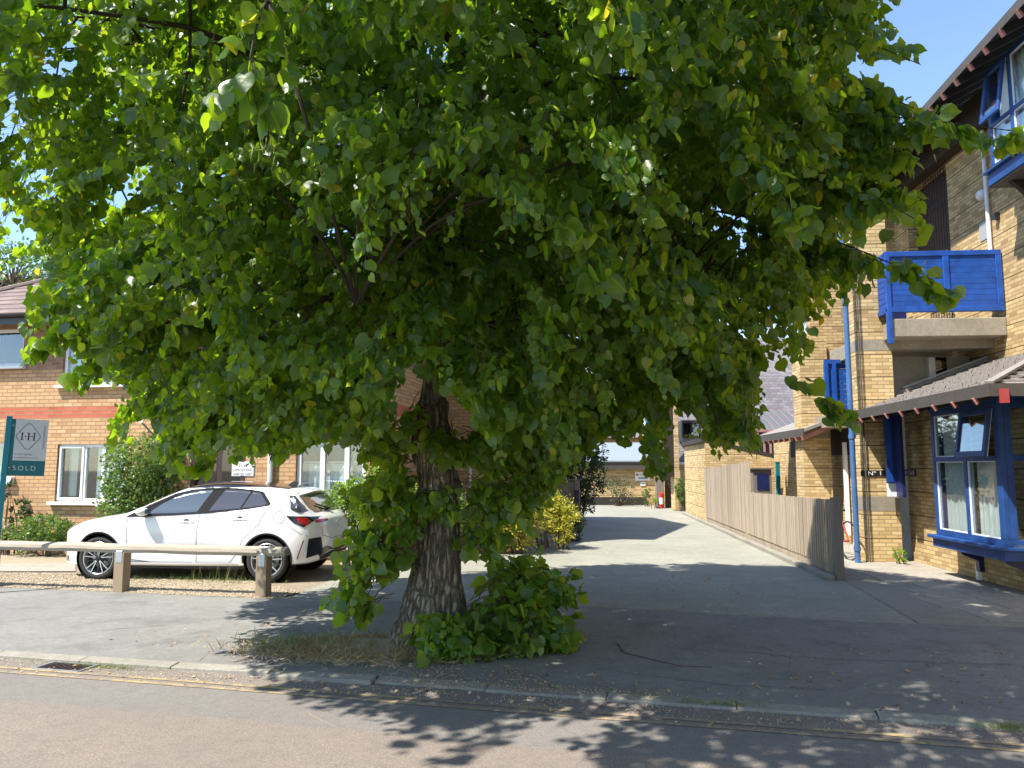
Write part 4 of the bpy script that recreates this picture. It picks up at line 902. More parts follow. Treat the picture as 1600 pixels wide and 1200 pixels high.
# ================================================================== LOW TIMBER RAIL
pA_, pB_ = G(189, 924), G(411, 932); FR = Frame(pB_, pA_-pB_); RL = empty('timber_rail_fence', pB_, FR.ang)
tag(RL, 'low weathered timber rail on square posts in front of the white car', 'fence')
Lr = (pA_-pB_).length; ph = .52
for k in range(4):
    x = Lr*k if k < 2 else Lr*k
    MB().box(x-.075, x+.075, -.075, .075, -.05, ph).build('post', 'postwood', RL, bevel=.006)
    b = MB(); b.box(x-.045, x+.045, .0755, .079, ph-.13, ph+.02); b.tube([(x, .079, ph-.03), (x, .083, ph-.03)], .008, 6); b.tube([(x, .079, ph-.09), (x, .083, ph-.09)], .008, 6)
    b.bar((x-.0, .078, ph+.02), (x, .02, ph+.112), .09, .003, up=(0, 1, 1)); b.build('bracket', 'steel', RL)
m = MB(); n = 90; x0, x1 = -.32, Lr*3+.4; prof = [(-.075, -.035), (.06, -.045), (.08, .0), (.068, .045), (-.01, .075), (-.075, .04)]
vs, fs = [], []
for i in range(n+1):
    x = x0+(x1-x0)*i/n
    for (y, z) in prof: vs.append((x, y+.004*noise.noise((x*2, y*9, 3)), ph+.042+z+.007*noise.noise((x*1.6, 2, 5))+.004*noise.noise((x*8, y*20, z*20))))
k = len(prof)
for i in range(n):
    for j in range(k): fs.append((i*k+j, i*k+(j+1) % k, (i+1)*k+(j+1) % k, (i+1)*k+j))
fs += [tuple(range(k))[::-1], tuple(range(n*k, n*k+k))]
m.add(vs, fs).build('rail', 'railwood', RL, bevel=.004)
# ================================================================== SHRUBS
def shrub(name, blobs, n, L, mat, label, cat='bush', kind='oval', group=None, stems=7, base=None, tint=None, up=.2, stem_mat='twig', fold=.2):
    b0 = base or Vector((blobs[0][0].x, blobs[0][0].y, 0)); t = empty(name, b0); tag(t, label, cat, group)
    tot = sum(b[1]*b[2]*b[3] for b in blobs); P, A, N = [], [], []
    for (c, rx, ry, rz) in blobs:
        k = int(n*rx*ry*rz/tot); cl = []
        while len(cl) < max(6, k//14):
            u = Vector(rng.normal(0, 1, 3)).normalized()*(random.random()**.33)
            if u.length < .35 and random.random() < .6: continue
            p = Vector((c.x+u.x*rx, c.y+u.y*ry, c.z+u.z*rz)); q = 1+.25*noise.noise(p*2.5); cl.append((c+(p-c)*q, u))
        for i in range(k):
            p, u = random.choice(cl); s = .32*min(rx, rz)**.5*.42; v = p+Vector(rng.normal(0, s*.5, 3))
            if v.z < .02: v.z = random.uniform(.02, .12)
            P.append(v-b0); A.append(u*.7+Vector(rng.normal(0, .5, 3))+Vector((0, 0, up))); N.append(u+Vector(rng.normal(0, .6, 3))+Vector((0, 0, .5)))
    P = np.array([list(v) for v in P]); A = np.array([list(v) for v in A]); N = np.array([list(v) for v in N]); m_ = len(P)
    ti = np.clip(rng.normal(.5, .25, m_), 0, 1) if tint is None else np.clip(rng.normal(tint, .25, m_), 0, 1)
    leaves('foliage', P, A, N, L*(.6+.7*rng.random(m_)), mat, t, kind=kind, tint=ti, fold=fold)
    s = MB()
    for i in range(stems):
        c, rx, ry, rz = random.choice(blobs); e_ = Vector((c.x+random.uniform(-.6, .6)*rx, c.y+random.uniform(-.6, .6)*ry, c.z+random.uniform(-.1, .6)*rz))-b0
        a_ = Vector((random.uniform(-.12, .12), random.uniform(-.12, .12), -.02)); md = a_.lerp(e_, .5)+Vector(rng.normal(0, .06, 3)); s.tube([a_, md, e_], [.016, .011, .004], 5)
    s.build('stems', stem_mat, t); return t
def B(px, py, D, rpx, rpy, ry=None): c = AT(px, py, D); k = D/FPX; return (c, rpx*k, ry or rpx*k*.8, rpy*k)
dA = lambda px: (FA.world(*FA.hit(px, 730)[:1], 0)).y
shrub('tall_bush', [B(225, 722, 14.4, 58, 42), B(190, 770, 14.3, 38, 36), B(255, 720, 14.5, 36, 36), B(225, 790, 14.4, 66, 52), B(170, 735, 14.3, 14, 22)], 9000, .062, 'bush', 'tall rounded green bush against the brick wall, between the window and the door', base=Vector((-6.9, 14.4, 0)), stems=12)
shrub('low_bush', [B(75, 830, 14.6, 42, 26), B(35, 838, 14.6, 30, 22), B(100, 836, 14.5, 22, 20)], 3400, .055, 'bush', 'low spreading green bush at the foot of the wall beneath the white window', stems=8)
shrub('climbing_rose', [B(15, 770, 14.9, 9, 28), B(32, 800, 14.9, 16, 20), B(18, 830, 14.9, 10, 24)], 360, .07, 'bushdark', 'thin leggy climber with sparse leaves beside the sale sign post', 'plant', stems=9)
shrub('bright_bush', [B(560, 785, 13.2, 40, 36), B(595, 765, 13.4, 30, 42), B(540, 770, 13.2, 18, 20)], 4200, .062, 'bushbright', 'bright yellow green bush behind the tail of the white car', stems=8)
shrub('bright_bush', [B(640, 795, 13.7, 32, 38), B(700, 795, 14.0, 36, 36)], 3600, .06, 'bushbright', 'bright green bush glimpsed behind the tree trunk between car and golden shrubs', stems=8)
shrub('golden_shrub', [B(808, 812, 15.0, 42, 44), B(772, 800, 15.1, 30, 36), B(822, 792, 15.0, 28, 28)], 5600, .05, 'varieg', 'brilliant yellow shrub left of the timber plank edging, nearest the trunk', group='yellow variegated shrubs in the bed', tint=.7)
shrub('golden_shrub', [B(880, 812, 15.8, 26, 36), B(866, 792, 15.9, 22, 24)], 3300, .05, 'varieg', 'yellow and green shrub right of the first, at the driveway corner', group='yellow variegated shrubs in the bed', tint=.42)
shrub('green_shrub', [B(850, 792, 16.2, 28, 24), B(838, 802, 16.0, 18, 22)], 2200, .05, 'bush', 'mid green leafy shrub between the two yellow shrubs')
shrub('green_shrub', [B(900, 822, 17.4, 13, 22), B(896, 800, 17.6, 10, 12)], 1100, .05, 'bushdark', 'small dark green shrub at the driveway edge below the grey fence end')
shrub('holly_tree', [B(905, 740, 24, 42, 52), B(875, 700, 24.5, 46, 44), B(925, 700, 24, 26, 30), B(870, 745, 24, 30, 40), B(915, 785, 23.8, 20, 16), B(935, 690, 24, 16, 14)], 9500, .085, 'bushdark', 'large dark evergreen standing behind the grey wooden fence end', 'tree', stems=16)
shrub('twiggy_bush', [B(965, 763, 33.2, 22, 22), B(985, 772, 33, 14, 14)], 900, .06, 'bushdark', 'sparse brown green bush against the far yellow wall', tint=.8, stems=30)
shrub('small_weed_bush', [B(1011, 775, 33, 7, 14)], 260, .07, 'bush', 'slim green bush right of the twiggy one against the far wall')
shrub('corner_bush', [B(1066, 768, 29.3, 11, 19)], 700, .08, 'bush', 'rounded light green bush between the dark gate and the brick outbuilding')
shrub('gatepost_weeds', [B(1022, 782, 31.2, 5, 10)], 160, .06, 'bushbright', 'bright green weeds at the foot of the dark gatepost', 'plant', stems=3)
shrub('red_flowers', [B(772, 853, 14.6, 14, 7)], 420, .035, 'bush', 'patch of low red flowers behind the leafy shoots by the drive', 'flowers', stems=3)
o = tuft('red_petals', AT(772, 852, 14.6).x, 14.55, .3, .15, 260, .05, 'orangepot', .1, .7, 'small red blossoms on the low flower patch', 'flowers')
shrub('wall_plant', [B(1405, 866, 13.3, 8, 8), B(1413, 874, 13.2, 5, 5)], 60, .06, 'bushbright', 'small straggly plant growing from the gap between pillar and brick wall', 'plant', stems=4, base=Vector((6.75, 13.35, 0)))
# distant tree over the left roof
def far_tree(name, px, py, D, w, hgt, n, mat, label, L=.22, dens=1.0):
    c = AT(px, py, D); t = empty(name, (c.x, c.y, 0)); tag(t, label, 'tree', 'trees standing behind the houses')
    P, A = [], []; br = MB(); br.tube([(0, 0, -.1), (.1, 0, c.z*.5), (0, .1, c.z)], [.3, .2, .08], 8)
    for i in range(70):
        u = Vector(rng.normal(0, 1, 3)).normalized(); e_ = Vector((u.x*w, u.y*w, c.z+u.z*hgt)); br.tube([Vector((0, 0, c.z-hgt*random.uniform(.2, 1))), Vector((u.x*w*.5, u.y*w*.5, c.z+u.z*hgt*.35)), e_], [.08, .04, .012], 4)
        for k in range(int(n/70)): v = e_*1; r_ = Vector(rng.normal(0, .16*w, 3)); P.append(list(v+r_)); A.append(list(u+Vector(rng.normal(0, .6, 3))))
    br.build('trunk', 'bark', t); P = np.array(P); leaves('crown', P, np.array(A), rng.normal(0, 1, (len(P), 3)), L*(.6+.8*rng.random(len(P))), mat, t, kind='oval')
far_tree('background_tree', 20, 432, 40, 2.6, 1.2, 2600, 'bush', 'pale thin leafed tree rising behind the left tiled roof')
far_tree('background_tree', 300, 600, 46, 5, 4.6, 4000, 'bushdark', 'dark tree standing far behind the brick house, hidden by the lime crown')
# timber planks edging the bed
for (a, b, nm) in (((813, 838, 15.4), (850, 832, 15.6), 'nearer'), ((852, 832, 15.9), (876, 826, 16.3), 'farther')):
    p, q = AT(*a), AT(*b); m = MB(); m.bar(p+Vector((0, 0, .05)), q+Vector((0, 0, .05)), .05, .13); m.bar(Vector((p.x, p.y+.06, -.02)), Vector((p.x, p.y+.06, p.z)), .06, .06); o = m.build('timber_plank', 'paledark', bevel=.004); tag(o, 'low weathered timber plank edging the flower bed, %s of the two' % nm, 'plank')
m = MB(); pts = [G(700, 868), G(790, 859), G(860, 848), G(895, 838), G(907, 826), G(905, 812), G(880, 800)]
for a, b in zip(pts, pts[1:]):
    k = max(1, int((b-a).length/.6))
    for i in range(k):
        p, q = a.lerp(b, (i+.02)/k), a.lerp(b, (i+.98)/k); m.bar(p+Vector((0, 0, .03)), q+Vector((0, 0, .03)), .13, .14)
structure(m.build('bed_kerb', 'kerbm', bevel=.012))
sheet('bed_soil', [G(700, 870), G(790, 859), G(860, 848), G(895, 838), G(905, 826), G(903, 812), G(870, 800), G(620, 800), G(600, 868)], .006, 'dirt')
# grey fence end behind the bed
FG = Frame(AT(903, 780, 19.5), (-1, .06)); GF = fempty('grey_board_fence', FG); tag(GF, 'grey weathered board fence end behind the yellow shrubs', 'fence')
m = MB()
for i in range(26): m.box(.1+i*.105, .1+i*.105+.098, 0, .02, .02, 1.28+.01*(i % 3))
m.build('boards', 'paledark', GF); MB().box(-.05, .09, -.05, .05, 0, 1.33).build('post', 'paledark', GF, bevel=.01); MB().box(-.1, 2.8, -.03, .05, 1.33, 1.36).build('capping', 'paledark', GF)
m = MB(); m.tube([(.0, .06, 1.05), (.0, .14, 1.03), (.0, .13, .7), (.0, .1, .35)], .02, 6); m.tube([(-.03, .1, 1.05), (.06, .12, 1.08), (.05, .12, .85), (-.02, .12, .8)], .018, 6); m.build('hose', 'navy'); o = bpy.data.objects[-1] if False else COL.objects['hose']
o.location = FG.o; o.rotation_euler = (0, 0, FG.ang); tag(o, 'dark hose hooked on the end post of the grey board fence', 'hose')
# ================================================================== TERRACE ON THE RIGHT (frame FT: x = s into depth, y = n out of the wall)
TE = fempty('terrace_house', FT); tag(TE, 'yellow brick terrace house with royal blue balcony and blue bay window at right', 'house')
def S(px, py, n=0.0): return FT.hit(px, py, n)
NU = -1.5                                                  # upper wall plane
sP, nP0, nP1 = 3.44, .26, .86
# ---- lower wall
lw = MB(); sE = S(1421, 800)[0]; print('sE', sE)
lw.box(-8, sE, -.3, 0, -.05, 3.0); lw.build('lower_wall', 'brickC', TE)
# ---- pillar with concrete bands
z1a, z1b = 1.66-67*13.6/FPX, 1.66-45*13.6/FPX; z2a, z2b = 1.66+183*13.6/FPX, 1.66+200*13.6/FPX
def pillar(par, s0, n0, n1, ztop, bands, dep=.62):
    z = -.05; pr = empty('pillar'); pr.parent = par; m = MB()
    for (a, b) in bands+[(ztop, ztop)]:
        m.box(s0, s0+dep, n0, n1, z, a); z = b
    m.build('brickwork', 'brickB', pr)
    for (a, b) in bands: MB().box(s0-.003, s0+dep, n0-.003, n1+.003, a, b).build('concrete_band', 'concrete', pr)
pillar(TE, sP, nP0, nP1, 7.5, [(z1a, z1b), (z2a, z2b)])
# beige rendered return wall in the gap and under the balcony
MB().box(4.3, 4.45, -1.6, .26, -.05, 1.2).box(4.3, 4.45, -1.6, nP0, 1.2, z2a).build('rendered_wall', 'render', TE)
# ---- upper wall, with opening for lattice door
UW = MB(); UW.box(-8, 4.75, NU-.3, NU, 3.0, 8.35); UW.box(6.6, 7.6, NU-.3, NU, 3.0, 8.35); UW.box(4.75, 6.6, NU-.3, NU, 7.75, 8.35); UW.box(7.3, 7.6, NU, .5, 3.0, 8.35)
UW.build('upper_wall', 'brickC', TE)
MB().box(-8, 8, NU-.3, NU+.0, 2.9, 3.0).build('floor_band', 'concrete', TE)
# sunlit buttress slice at the right, paler brick
# ---- lattice grille
gz0, gz1 = 4.2, 7.7; g = empty('iron_grille'); g.parent = TE; m = MB()
for i in range(9): s = 4.8+i*.11; m.tube([(s, NU+.03, gz0), (s, NU+.03, gz1)], .008, 5)
for z in (gz0+.05, 4.9, 5.5, 6.2, gz1-.05): m.tube([(4.78, NU+.03, z), (5.7, NU+.03, z)], .009, 5)
for i in range(4):
    for z in (4.55, 5.85, 7.0): 
        cx = 4.9+i*.22; m.tube([(cx+.09*math.cos(t*.7), NU+.04, z+.14*math.sin(t*.7)) for t in range(10)], .006, 4)
m.build('bars', 'ironblack', g)
MB().box(4.75, 6.6, NU-.28, NU-.2, 4.2, 7.75).build('entrance_door', 'browndoor', TE)
# ---- balcony
ba = empty('balcony'); ba.parent = TE; s0 = 3.0; nL = .66
def N_(px, py, s): return FT.hit_s(px, py, s)
nr1_ = N_(1383, 440, s0)[0]; zsl0, zsl1 = N_(1480, 525, s0)[1], N_(1480, 497, s0)[1]
m = MB(); m.prism([(s0, NU+.002), (s0, nr1_-.09), (sP-.004, nr1_-.09), (sP-.004, nP0-.004), (6.8, nP0-.004), (6.8, NU+.002)], 2, zsl0, zsl1); m.build('slab', 'concrete', ba, bevel=.01)
MB().box(s0+.45, s0+.75, NU+.002, nP0-.01, z2a+.02, z2b+.02).build('beam', 'concrete', ba)
zr0, zr1 = N_(1480, 487, s0)[1], N_(1480, 392, s0)[1]
nr0, nr1 = N_(1566, 440, s0)[0], N_(1383, 440, s0)[0]
fw = .09
m = MB(); m.box(s0-.03, s0+.05, nr0, nr1, zr1-fw, zr1).box(s0-.03, s0+.05, nr0, nr1, zr0, zr0+fw)
m.box(s0-.035, s0+.055, nr1-.08, nr1, zsl0-.12, zr1+.004).box(s0-.03, s0+.05, nr0, nr0+.1, zr0+fw, zr1-fw); mid = (nr0+nr1)/2-.05; m.box(s0-.03, s0+.05, mid-.05, mid+.05, zr0+fw, zr1-fw)
m.box(s0+.056, sP-.01, nr1-.07, nr1-.01, zr1-fw, zr1-.002).box(s0+.056, sP-.01, nr1-.07, nr1-.01, zr0, zr0+fw)
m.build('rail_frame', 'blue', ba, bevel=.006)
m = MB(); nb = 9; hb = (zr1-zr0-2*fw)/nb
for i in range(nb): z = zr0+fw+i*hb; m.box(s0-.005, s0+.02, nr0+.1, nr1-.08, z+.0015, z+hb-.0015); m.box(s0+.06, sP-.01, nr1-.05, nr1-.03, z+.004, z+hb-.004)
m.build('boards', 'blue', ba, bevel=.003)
MB().box(5.5, 5.56, -.9, .0, 4.2, 5.75).build('partition', 'navy', TE)
m = MB(); m.bar((5.0, -.75, 4.9), (5.0, -.3, 5.5), .1, .06); m.build('stair_rail', 'navy', TE)
MB().box(7.24, 7.3, -.9, -.4, 4.5, 6.2).build('inner_window', 'render', TE)
# under the balcony: door with white frame, dark glazing
MB().box(5.2, 5.28, -1.45, -.2, 2.9, 3.75).build('rendered_panel', 'render', TE)
n1_, z_ = N_(1478, 570, 4.29); n2_, _ = N_(1458, 570, 4.29); n3_, _ = N_(1448, 570, 4.29)
MB().box(4.25, 4.298, n1_, n2_, 2.8, z2a-.03).build('side_door', 'darkglass', TE)
MB().box(4.20, 4.298, n2_, n3_, 2.8, z2a-.03).build('door_frame', 'upvc', TE)
m = MB(); m.prism([(N_(1428, 620, 4.2)[0], 2.9), (N_(1440, 595, 4.2)[0], 3.15), (N_(1445, 595, 4.2)[0], 3.15), (N_(1445, 620, 4.2)[0], 2.9)], 0, 4.2, 4.29); m.build('blue_panel', 'blue', TE)
# ---- main roof: dark soffit, fascia, rafters (eave seen from below)
a1 = S(1467, 153, -.45); a2 = S(1598, 2, -.45); print('eave', a1, a2)
ze = (a1[1]+a2[1])/2; ze0 = a2[1]-(a1[1]-a2[1])/(a1[0]-a2[0])*(a2[0]+8); sl = (a1[1]-a2[1])/(a1[0]-a2[0])
def eave_z(s): return a1[1]+sl*(s-a1[0])*.6
m = MB(); sA, sB = -8, 7.9; nE = -.45; tz = math.tan(R(28))
def rv(s, n, d): return (s, n, eave_z(s)+(nE-n)*tz+d)
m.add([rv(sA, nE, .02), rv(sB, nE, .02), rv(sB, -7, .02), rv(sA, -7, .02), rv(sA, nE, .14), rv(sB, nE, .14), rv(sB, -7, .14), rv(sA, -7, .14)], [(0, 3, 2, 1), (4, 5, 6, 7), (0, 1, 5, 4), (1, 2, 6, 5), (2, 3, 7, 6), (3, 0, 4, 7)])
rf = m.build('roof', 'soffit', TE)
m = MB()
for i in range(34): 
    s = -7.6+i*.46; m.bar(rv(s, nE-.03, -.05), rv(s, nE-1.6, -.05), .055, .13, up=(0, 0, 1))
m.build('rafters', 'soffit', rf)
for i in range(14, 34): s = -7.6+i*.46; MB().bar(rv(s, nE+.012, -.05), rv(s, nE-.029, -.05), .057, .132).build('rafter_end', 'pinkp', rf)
MB().add([rv(sA, nE+.001, .0), rv(sB, nE+.001, .0), rv(sB, nE+.03, .0), rv(sA, nE+.03, .0), rv(sA, nE+.001, .15), rv(sB, nE+.001, .15), rv(sB, nE+.03, .15), rv(sA, nE+.03, .15)], [(0, 3, 2, 1), (4, 5, 6, 7), (0, 1, 5, 4), (1, 2, 6, 5), (2, 3, 7, 6), (3, 0, 4, 7)]).build('fascia', 'fascia', rf)
MB().box(-8, 7.6, NU+.002, NU+.25, 7.72, 8.3).build('wall_plate', 'soffit', TE)
# ---- upper bay
nB = -.94; sb1 = S(1551, 285, nB)[0]; zb0 = S(1551, 291, nB)[1]; zbs = S(1549, 268, nB)[1]; zb1 = S(1541, 112, nB)[1]; sb0 = sb1-2.4; print('upper bay', sb0, sb1, zb0, zb1)
def bay(name, sb0, sb1, nI, nO, z0, zs, z1, cols, trans, mat, curt, label=None, open_sash=None, fr=.09):
    b = empty(name); b.parent = TE
    m = MB(); m.box(sb0-.04, sb1+.04, nI, nO+.05, z0, zs-.045); m.build('apron', mat, b, bevel=.008)
    m = MB(); m.box(sb0-.09, sb1+.09, nI, nO+.11, zs-.045, zs); m.build('sill', mat, b, bevel=.008)
    m = MB(); m.box(sb0, sb1, nO-.07, nO, zs, zs+fr).box(sb0, sb1, nO-.07, nO, z1-fr*.8, z1)
    m.box(sb1-fr, sb1, nO-.07, nO+.002, zs+fr, z1-fr*.8).box(sb0, sb0+fr*1.4, nO-.07, nO+.002, zs+fr, z1-fr*.8)
    for c in cols: m.box(c-fr/2, c+fr/2, nO-.07, nO+.001, zs+fr, z1-fr*.8)
    for t in trans: m.box(sb0+fr*1.4, sb1-fr, nO-.068, nO+.004, t-fr*.4, t+fr*.4)
    for sx in (sb0, sb1-.07):
        m.box(sx, sx+.07, nI, nO-.07, zs, zs+fr).box(sx, sx+.07, nI, nO-.07, z1-fr*.8, z1).box(sx, sx+.07, nO-.16, nO-.0705, zs+fr, z1-fr*.8).box(sx, sx+.07, nI, nI+.05, zs+fr, z1-fr*.8)
        for t in trans: m.box(sx+.002, sx+.068, nI+.05, nO-.16, t-fr*.4, t+fr*.4)
    m.build('frame', mat, b, bevel=.005)
    ed = [sb0+fr*1.4]+[v for c in sorted(cols) for v in (c-fr/2, c+fr/2)]+[sb1-fr]; tz_ = [zs+fr]+[v for t in trans for v in (t-fr*.4, t+fr*.4)]+[z1-fr*.8]
    for i in range(0, len(ed), 2):
        for j in range(0, len(tz_), 2):
            if open_sash and (i//2, j//2) == open_sash: continue
            MB().box(ed[i]-.004, ed[i+1]+.004, nO-.04, nO-.034, tz_[j]-.004, tz_[j+1]+.004).build('pane', 'mirror_glass', b)
            q = MB(); a_, b_, c_, d_ = ed[i], ed[i+1], tz_[j], tz_[j+1]; t_ = .014
            q.box(a_, b_, nO-.033, nO-.012, c_, c_+t_).box(a_, b_, nO-.033, nO-.012, d_-t_, d_).box(a_, a_+t_, nO-.033, nO-.012, c_+t_, d_-t_).box(b_-t_, b_, nO-.033, nO-.012, c_+t_, d_-t_).build('bead', 'upvc' if curt != 'none' else mat, b)
    for sx in (sb0+.03, sb1-.04):
        for j in range(0, len(tz_), 2): MB().box(sx, sx+.006, nI+.045, nO-.155, tz_[j]-.004, tz_[j+1]+.004).build('pane', 'mirror_glass', b)
    if open_sash:
        i, j = open_sash; a_, b_, c_, d_ = ed[2*i], ed[2*i+1], tz_[2*j], tz_[2*j+1]; an = R(9); sa = empty('open_sash'); sa.parent = b; sa.location = ((a_+b_)/2, nO+.01, d_); sa.rotation_euler = (an, 0, 0)
        w_ = (b_-a_)/2+.02; h_ = d_-c_+.02; q = .07
        MB().box(-w_, w_, 0, .045, -q, 0).box(-w_, w_, 0, .045, -h_, -h_+q).box(-w_, -w_+q, 0, .045, -h_+q, -q).box(w_-q, w_, 0, .045, -h_+q, -q).build('sash_frame', mat, sa, bevel=.004)
        MB().box(-w_+q-.004, w_-q+.004, .018, .024, -h_+q-.004, -q+.004).build('sash_pane', 'mirror_glass', sa); MB().box(-w_-.001, -w_+.01, -.006, .0, -h_, 0).build('sash_edge', 'upvc', sa)
    MB().box(sb0-.02, sb1+.02, nI-.6, nI-.55, zs, z1).box(sb0-.02, sb1+.02, nI-.55, nO-.1, zs-.03, zs+.02).build('room', 'roomwall', b)
    for (a_, b_, c_, d_) in (curt if curt != 'none' else []):
        q = MB(); curtain(q, a_, b_, c_, d_, nO-.13, .012, 60); q.build('curtain', 'curtain', b, smooth=True)
    return b
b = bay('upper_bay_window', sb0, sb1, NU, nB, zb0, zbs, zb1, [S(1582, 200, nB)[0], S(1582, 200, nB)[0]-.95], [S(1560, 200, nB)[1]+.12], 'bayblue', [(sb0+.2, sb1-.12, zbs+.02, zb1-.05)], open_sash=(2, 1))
MB().box(sb0-.02, sb1+.02, NU+.002, nB+.03, zb0-.03, zb0-.001).build('soffit', 'fascia', b)
m = MB(); m.prism([(NU+.002, zb0-.03), (nB-.1, zb0-.03), (NU+.002, zb0-.5)], 0, sb1-.35, sb1-.25); m.build('bracket', 'soffit', b)
# white downpipe, lamp and notice on the upper wall
x_ = S(1541, 300, NU+.06)[0]; m = MB(); m.tube([(x_, NU+.06, S(1548, 388, NU+.06)[1]-.9), (x_, NU+.06, S(1538, 200, NU+.06)[1])], .035, 10); m.build('white_pipe', 'upvc', TE)
x_, z_ = S(1531, 305, NU+.05); MB().lathe([(0, .1), (.07, .09), (.1, .05), (.1, 0)], 1, (x_, NU, z_), 16).build('wall_lamp', 'upvc', TE, smooth=True)
x_, z_ = S(1536, 361, NU+.01); MB().box(x_-.12, x_+.12, NU, NU+.012, z_-.17, z_+.17).build('notice', 'signgrey', TE)
x_, z_ = S(1556, 338, NU+.05); MB().box(x_-.04, x_+.04, NU, NU+.09, z_-.06, z_+.06).build('bracket_lamp', 'black', TE)
# ---- lower bay
nO = .42; q1 = S(1464, 835, nO); q0 = S(1573, 855, nO); zs_ = (q1[1]+q0[1])/2; zbt = S(1478, 850, nO)[1]; ztp = S(1463, 643, nO)[1]; print('bay', q1, q0, zbt, ztp)
cB = S(1506, 700, nO)[0]; zt_r = S(1500, 717, nO)[1]
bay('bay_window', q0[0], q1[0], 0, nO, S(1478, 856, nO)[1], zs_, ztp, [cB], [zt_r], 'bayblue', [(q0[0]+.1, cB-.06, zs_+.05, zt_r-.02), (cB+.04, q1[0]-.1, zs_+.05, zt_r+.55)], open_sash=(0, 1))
MB().box(q0[0]-.03, q1[0]+.03, .001, nO+.02, ztp, ztp+.22).build('bay_head', 'bayblue', TE)
for s_ in (q1[0]-.45, q0[0]+.2):
    m = MB(); zz0 = S(1478, 856, nO)[1]; m.prism([(.002, zz0-.001), (.34, zz0-.001), (.30, zz0-.07), (.08, zz0-.16), (.07, zz0-.32), (.002, zz0-.32)], 0, s_-.05, s_+.05); m.build('bay_bracket', 'navy', TE)
x_ = S(1532, 895, .0)[0]; MB().box(x_-.035, x_+.035, .0, .05, -.02, S(1532, 868, 0)[1]).build('wall_duct', 'upvc', TE)
# ---- canopy roof over the bay
nC = .97; c1 = S(1326, 656, nC); c0 = S(1546, 603, nC); zc = (c1[1]+c0[1])/2; print('canopy', c1, c0)
slp = .37; thk = .07
def cv(s, n, d=0.0): return (s, n, zc+(nC-n)*slp+d)
sc0, sc1 = c0[0], c1[0]; hip = 1.0
ca = empty('canopy'); ca.parent = TE
m = MB(); rows = 13; run = nC-NU
def hipS(n): return sc0+(nC-n)*hip*1.0                     # the near end is hipped
for i in range(rows):
    na, nb_ = nC-run*i/rows, nC-run*(i+1)/rows; za = .085; zb_ = .055; A_, B_ = cv(0, na, 0)[2], cv(0, nb_, 0)[2]; cols = 34
    for k in range(cols):
        s_a, s_b = lerp(hipS(na), sc1, k/cols), lerp(hipS(na), sc1, (k+.985)/cols); j = .004*noise.noise((k*1.7, i*2.3, 1)); kk = random.uniform(-.006, .006)
        m.add([(s_a, na+kk, A_+za-.03+j), (s_b, na+kk, A_+za-.03+j), (s_b, na+kk, A_+za+j), (s_a, na+kk, A_+za+j), (s_b+.0, nb_-.02, B_+zb_+j), (s_a, nb_-.02, B_+zb_+j)], [(0, 1, 2, 3), (3, 2, 4, 5)])
    # hipped end towards the street
    cols = 22
    for k in range(cols):
        sa = sc0+(nC-na)*hip; sb_ = sc0+(nC-nb_)*hip; n_a, n_b = lerp(na, NU, k/cols), lerp(na, NU, (k+.985)/cols); j = .004*noise.noise((k*1.7, i*2.3, 8))
        m.add([(sa, n_a, A_+za-.03+j), (sa, n_b, A_+za-.03+j), (sa, n_b, A_+za+j), (sa, n_a, A_+za+j), (sb_+.02, n_b, B_+zb_+j), (sb_+.02, n_a, B_+zb_+j)], [(0, 1, 2, 3), (3, 2, 4, 5)])
m.build('shingles', 'shingle', ca)
m = MB(); m.bar(cv(sc0, nC, .10), cv(sc0+run*hip, NU, .12), .10, .03); m.build('hip_capping', 'shingle', ca); m = MB(); m.bar((sc1-.02, nC, zc+.09), (sc1-.02, NU, zc+run*slp+.11), .12, .05); m.build('verge_capping', 'shingle', ca)
m = MB(); d0 = -.02
m.add([cv(sc0+.0, nC), cv(sc1, nC), cv(sc1, NU), cv(sc0+run*hip, NU), cv(sc0, nC, .05), cv(sc1, nC, .05), cv(sc1, NU, .05), cv(sc0+run*hip, NU, .05)], [(0, 3, 2, 1), (4, 5, 6, 7), (1, 2, 6, 5), (2, 3, 7, 6), (0, 1, 5, 4)])
m.add([(sc0, nC, zc), (sc0, NU, zc), (sc0+run*hip, NU, zc+run*slp)], [(0, 1, 2)]); m.build('deck', 'soffit', ca)
m = MB(); m.box(sc0-.03, sc1+.02, nC, nC+.03, zc-.07, zc+.085).box(sc0-.03, sc0, NU, nC-.001, zc-.07, zc+.085); m.bar((sc1+.01, nC-.01, zc+.01), (sc1+.01, NU, zc+run*slp+.01), .03, .15); m.build('fascia', 'fascia', ca)
m = MB(); nr = 9
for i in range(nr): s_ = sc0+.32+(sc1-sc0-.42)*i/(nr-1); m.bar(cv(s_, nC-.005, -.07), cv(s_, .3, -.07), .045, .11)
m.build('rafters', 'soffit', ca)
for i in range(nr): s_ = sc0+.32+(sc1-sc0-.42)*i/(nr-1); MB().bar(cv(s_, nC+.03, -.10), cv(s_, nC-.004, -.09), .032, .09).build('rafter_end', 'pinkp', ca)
m = MB(); m.bar((sc0-.08, nC-.12, zc-.07), (sc0+.3, nC-.30, zc-.04), .10, .17); m.bar((sc0-.08, .38, zc-.06), (sc0+.2, .38, zc-.04), .10, .16); m.build('corner_rafters', 'redp', ca)
m = MB(); m.bar((sc1+.02, NU, zc+run*slp+.16), (sc1+.02, .0, zc+nC*slp+.16), .12, .03); m.build('lead_flashing', 'signgrey', ca)
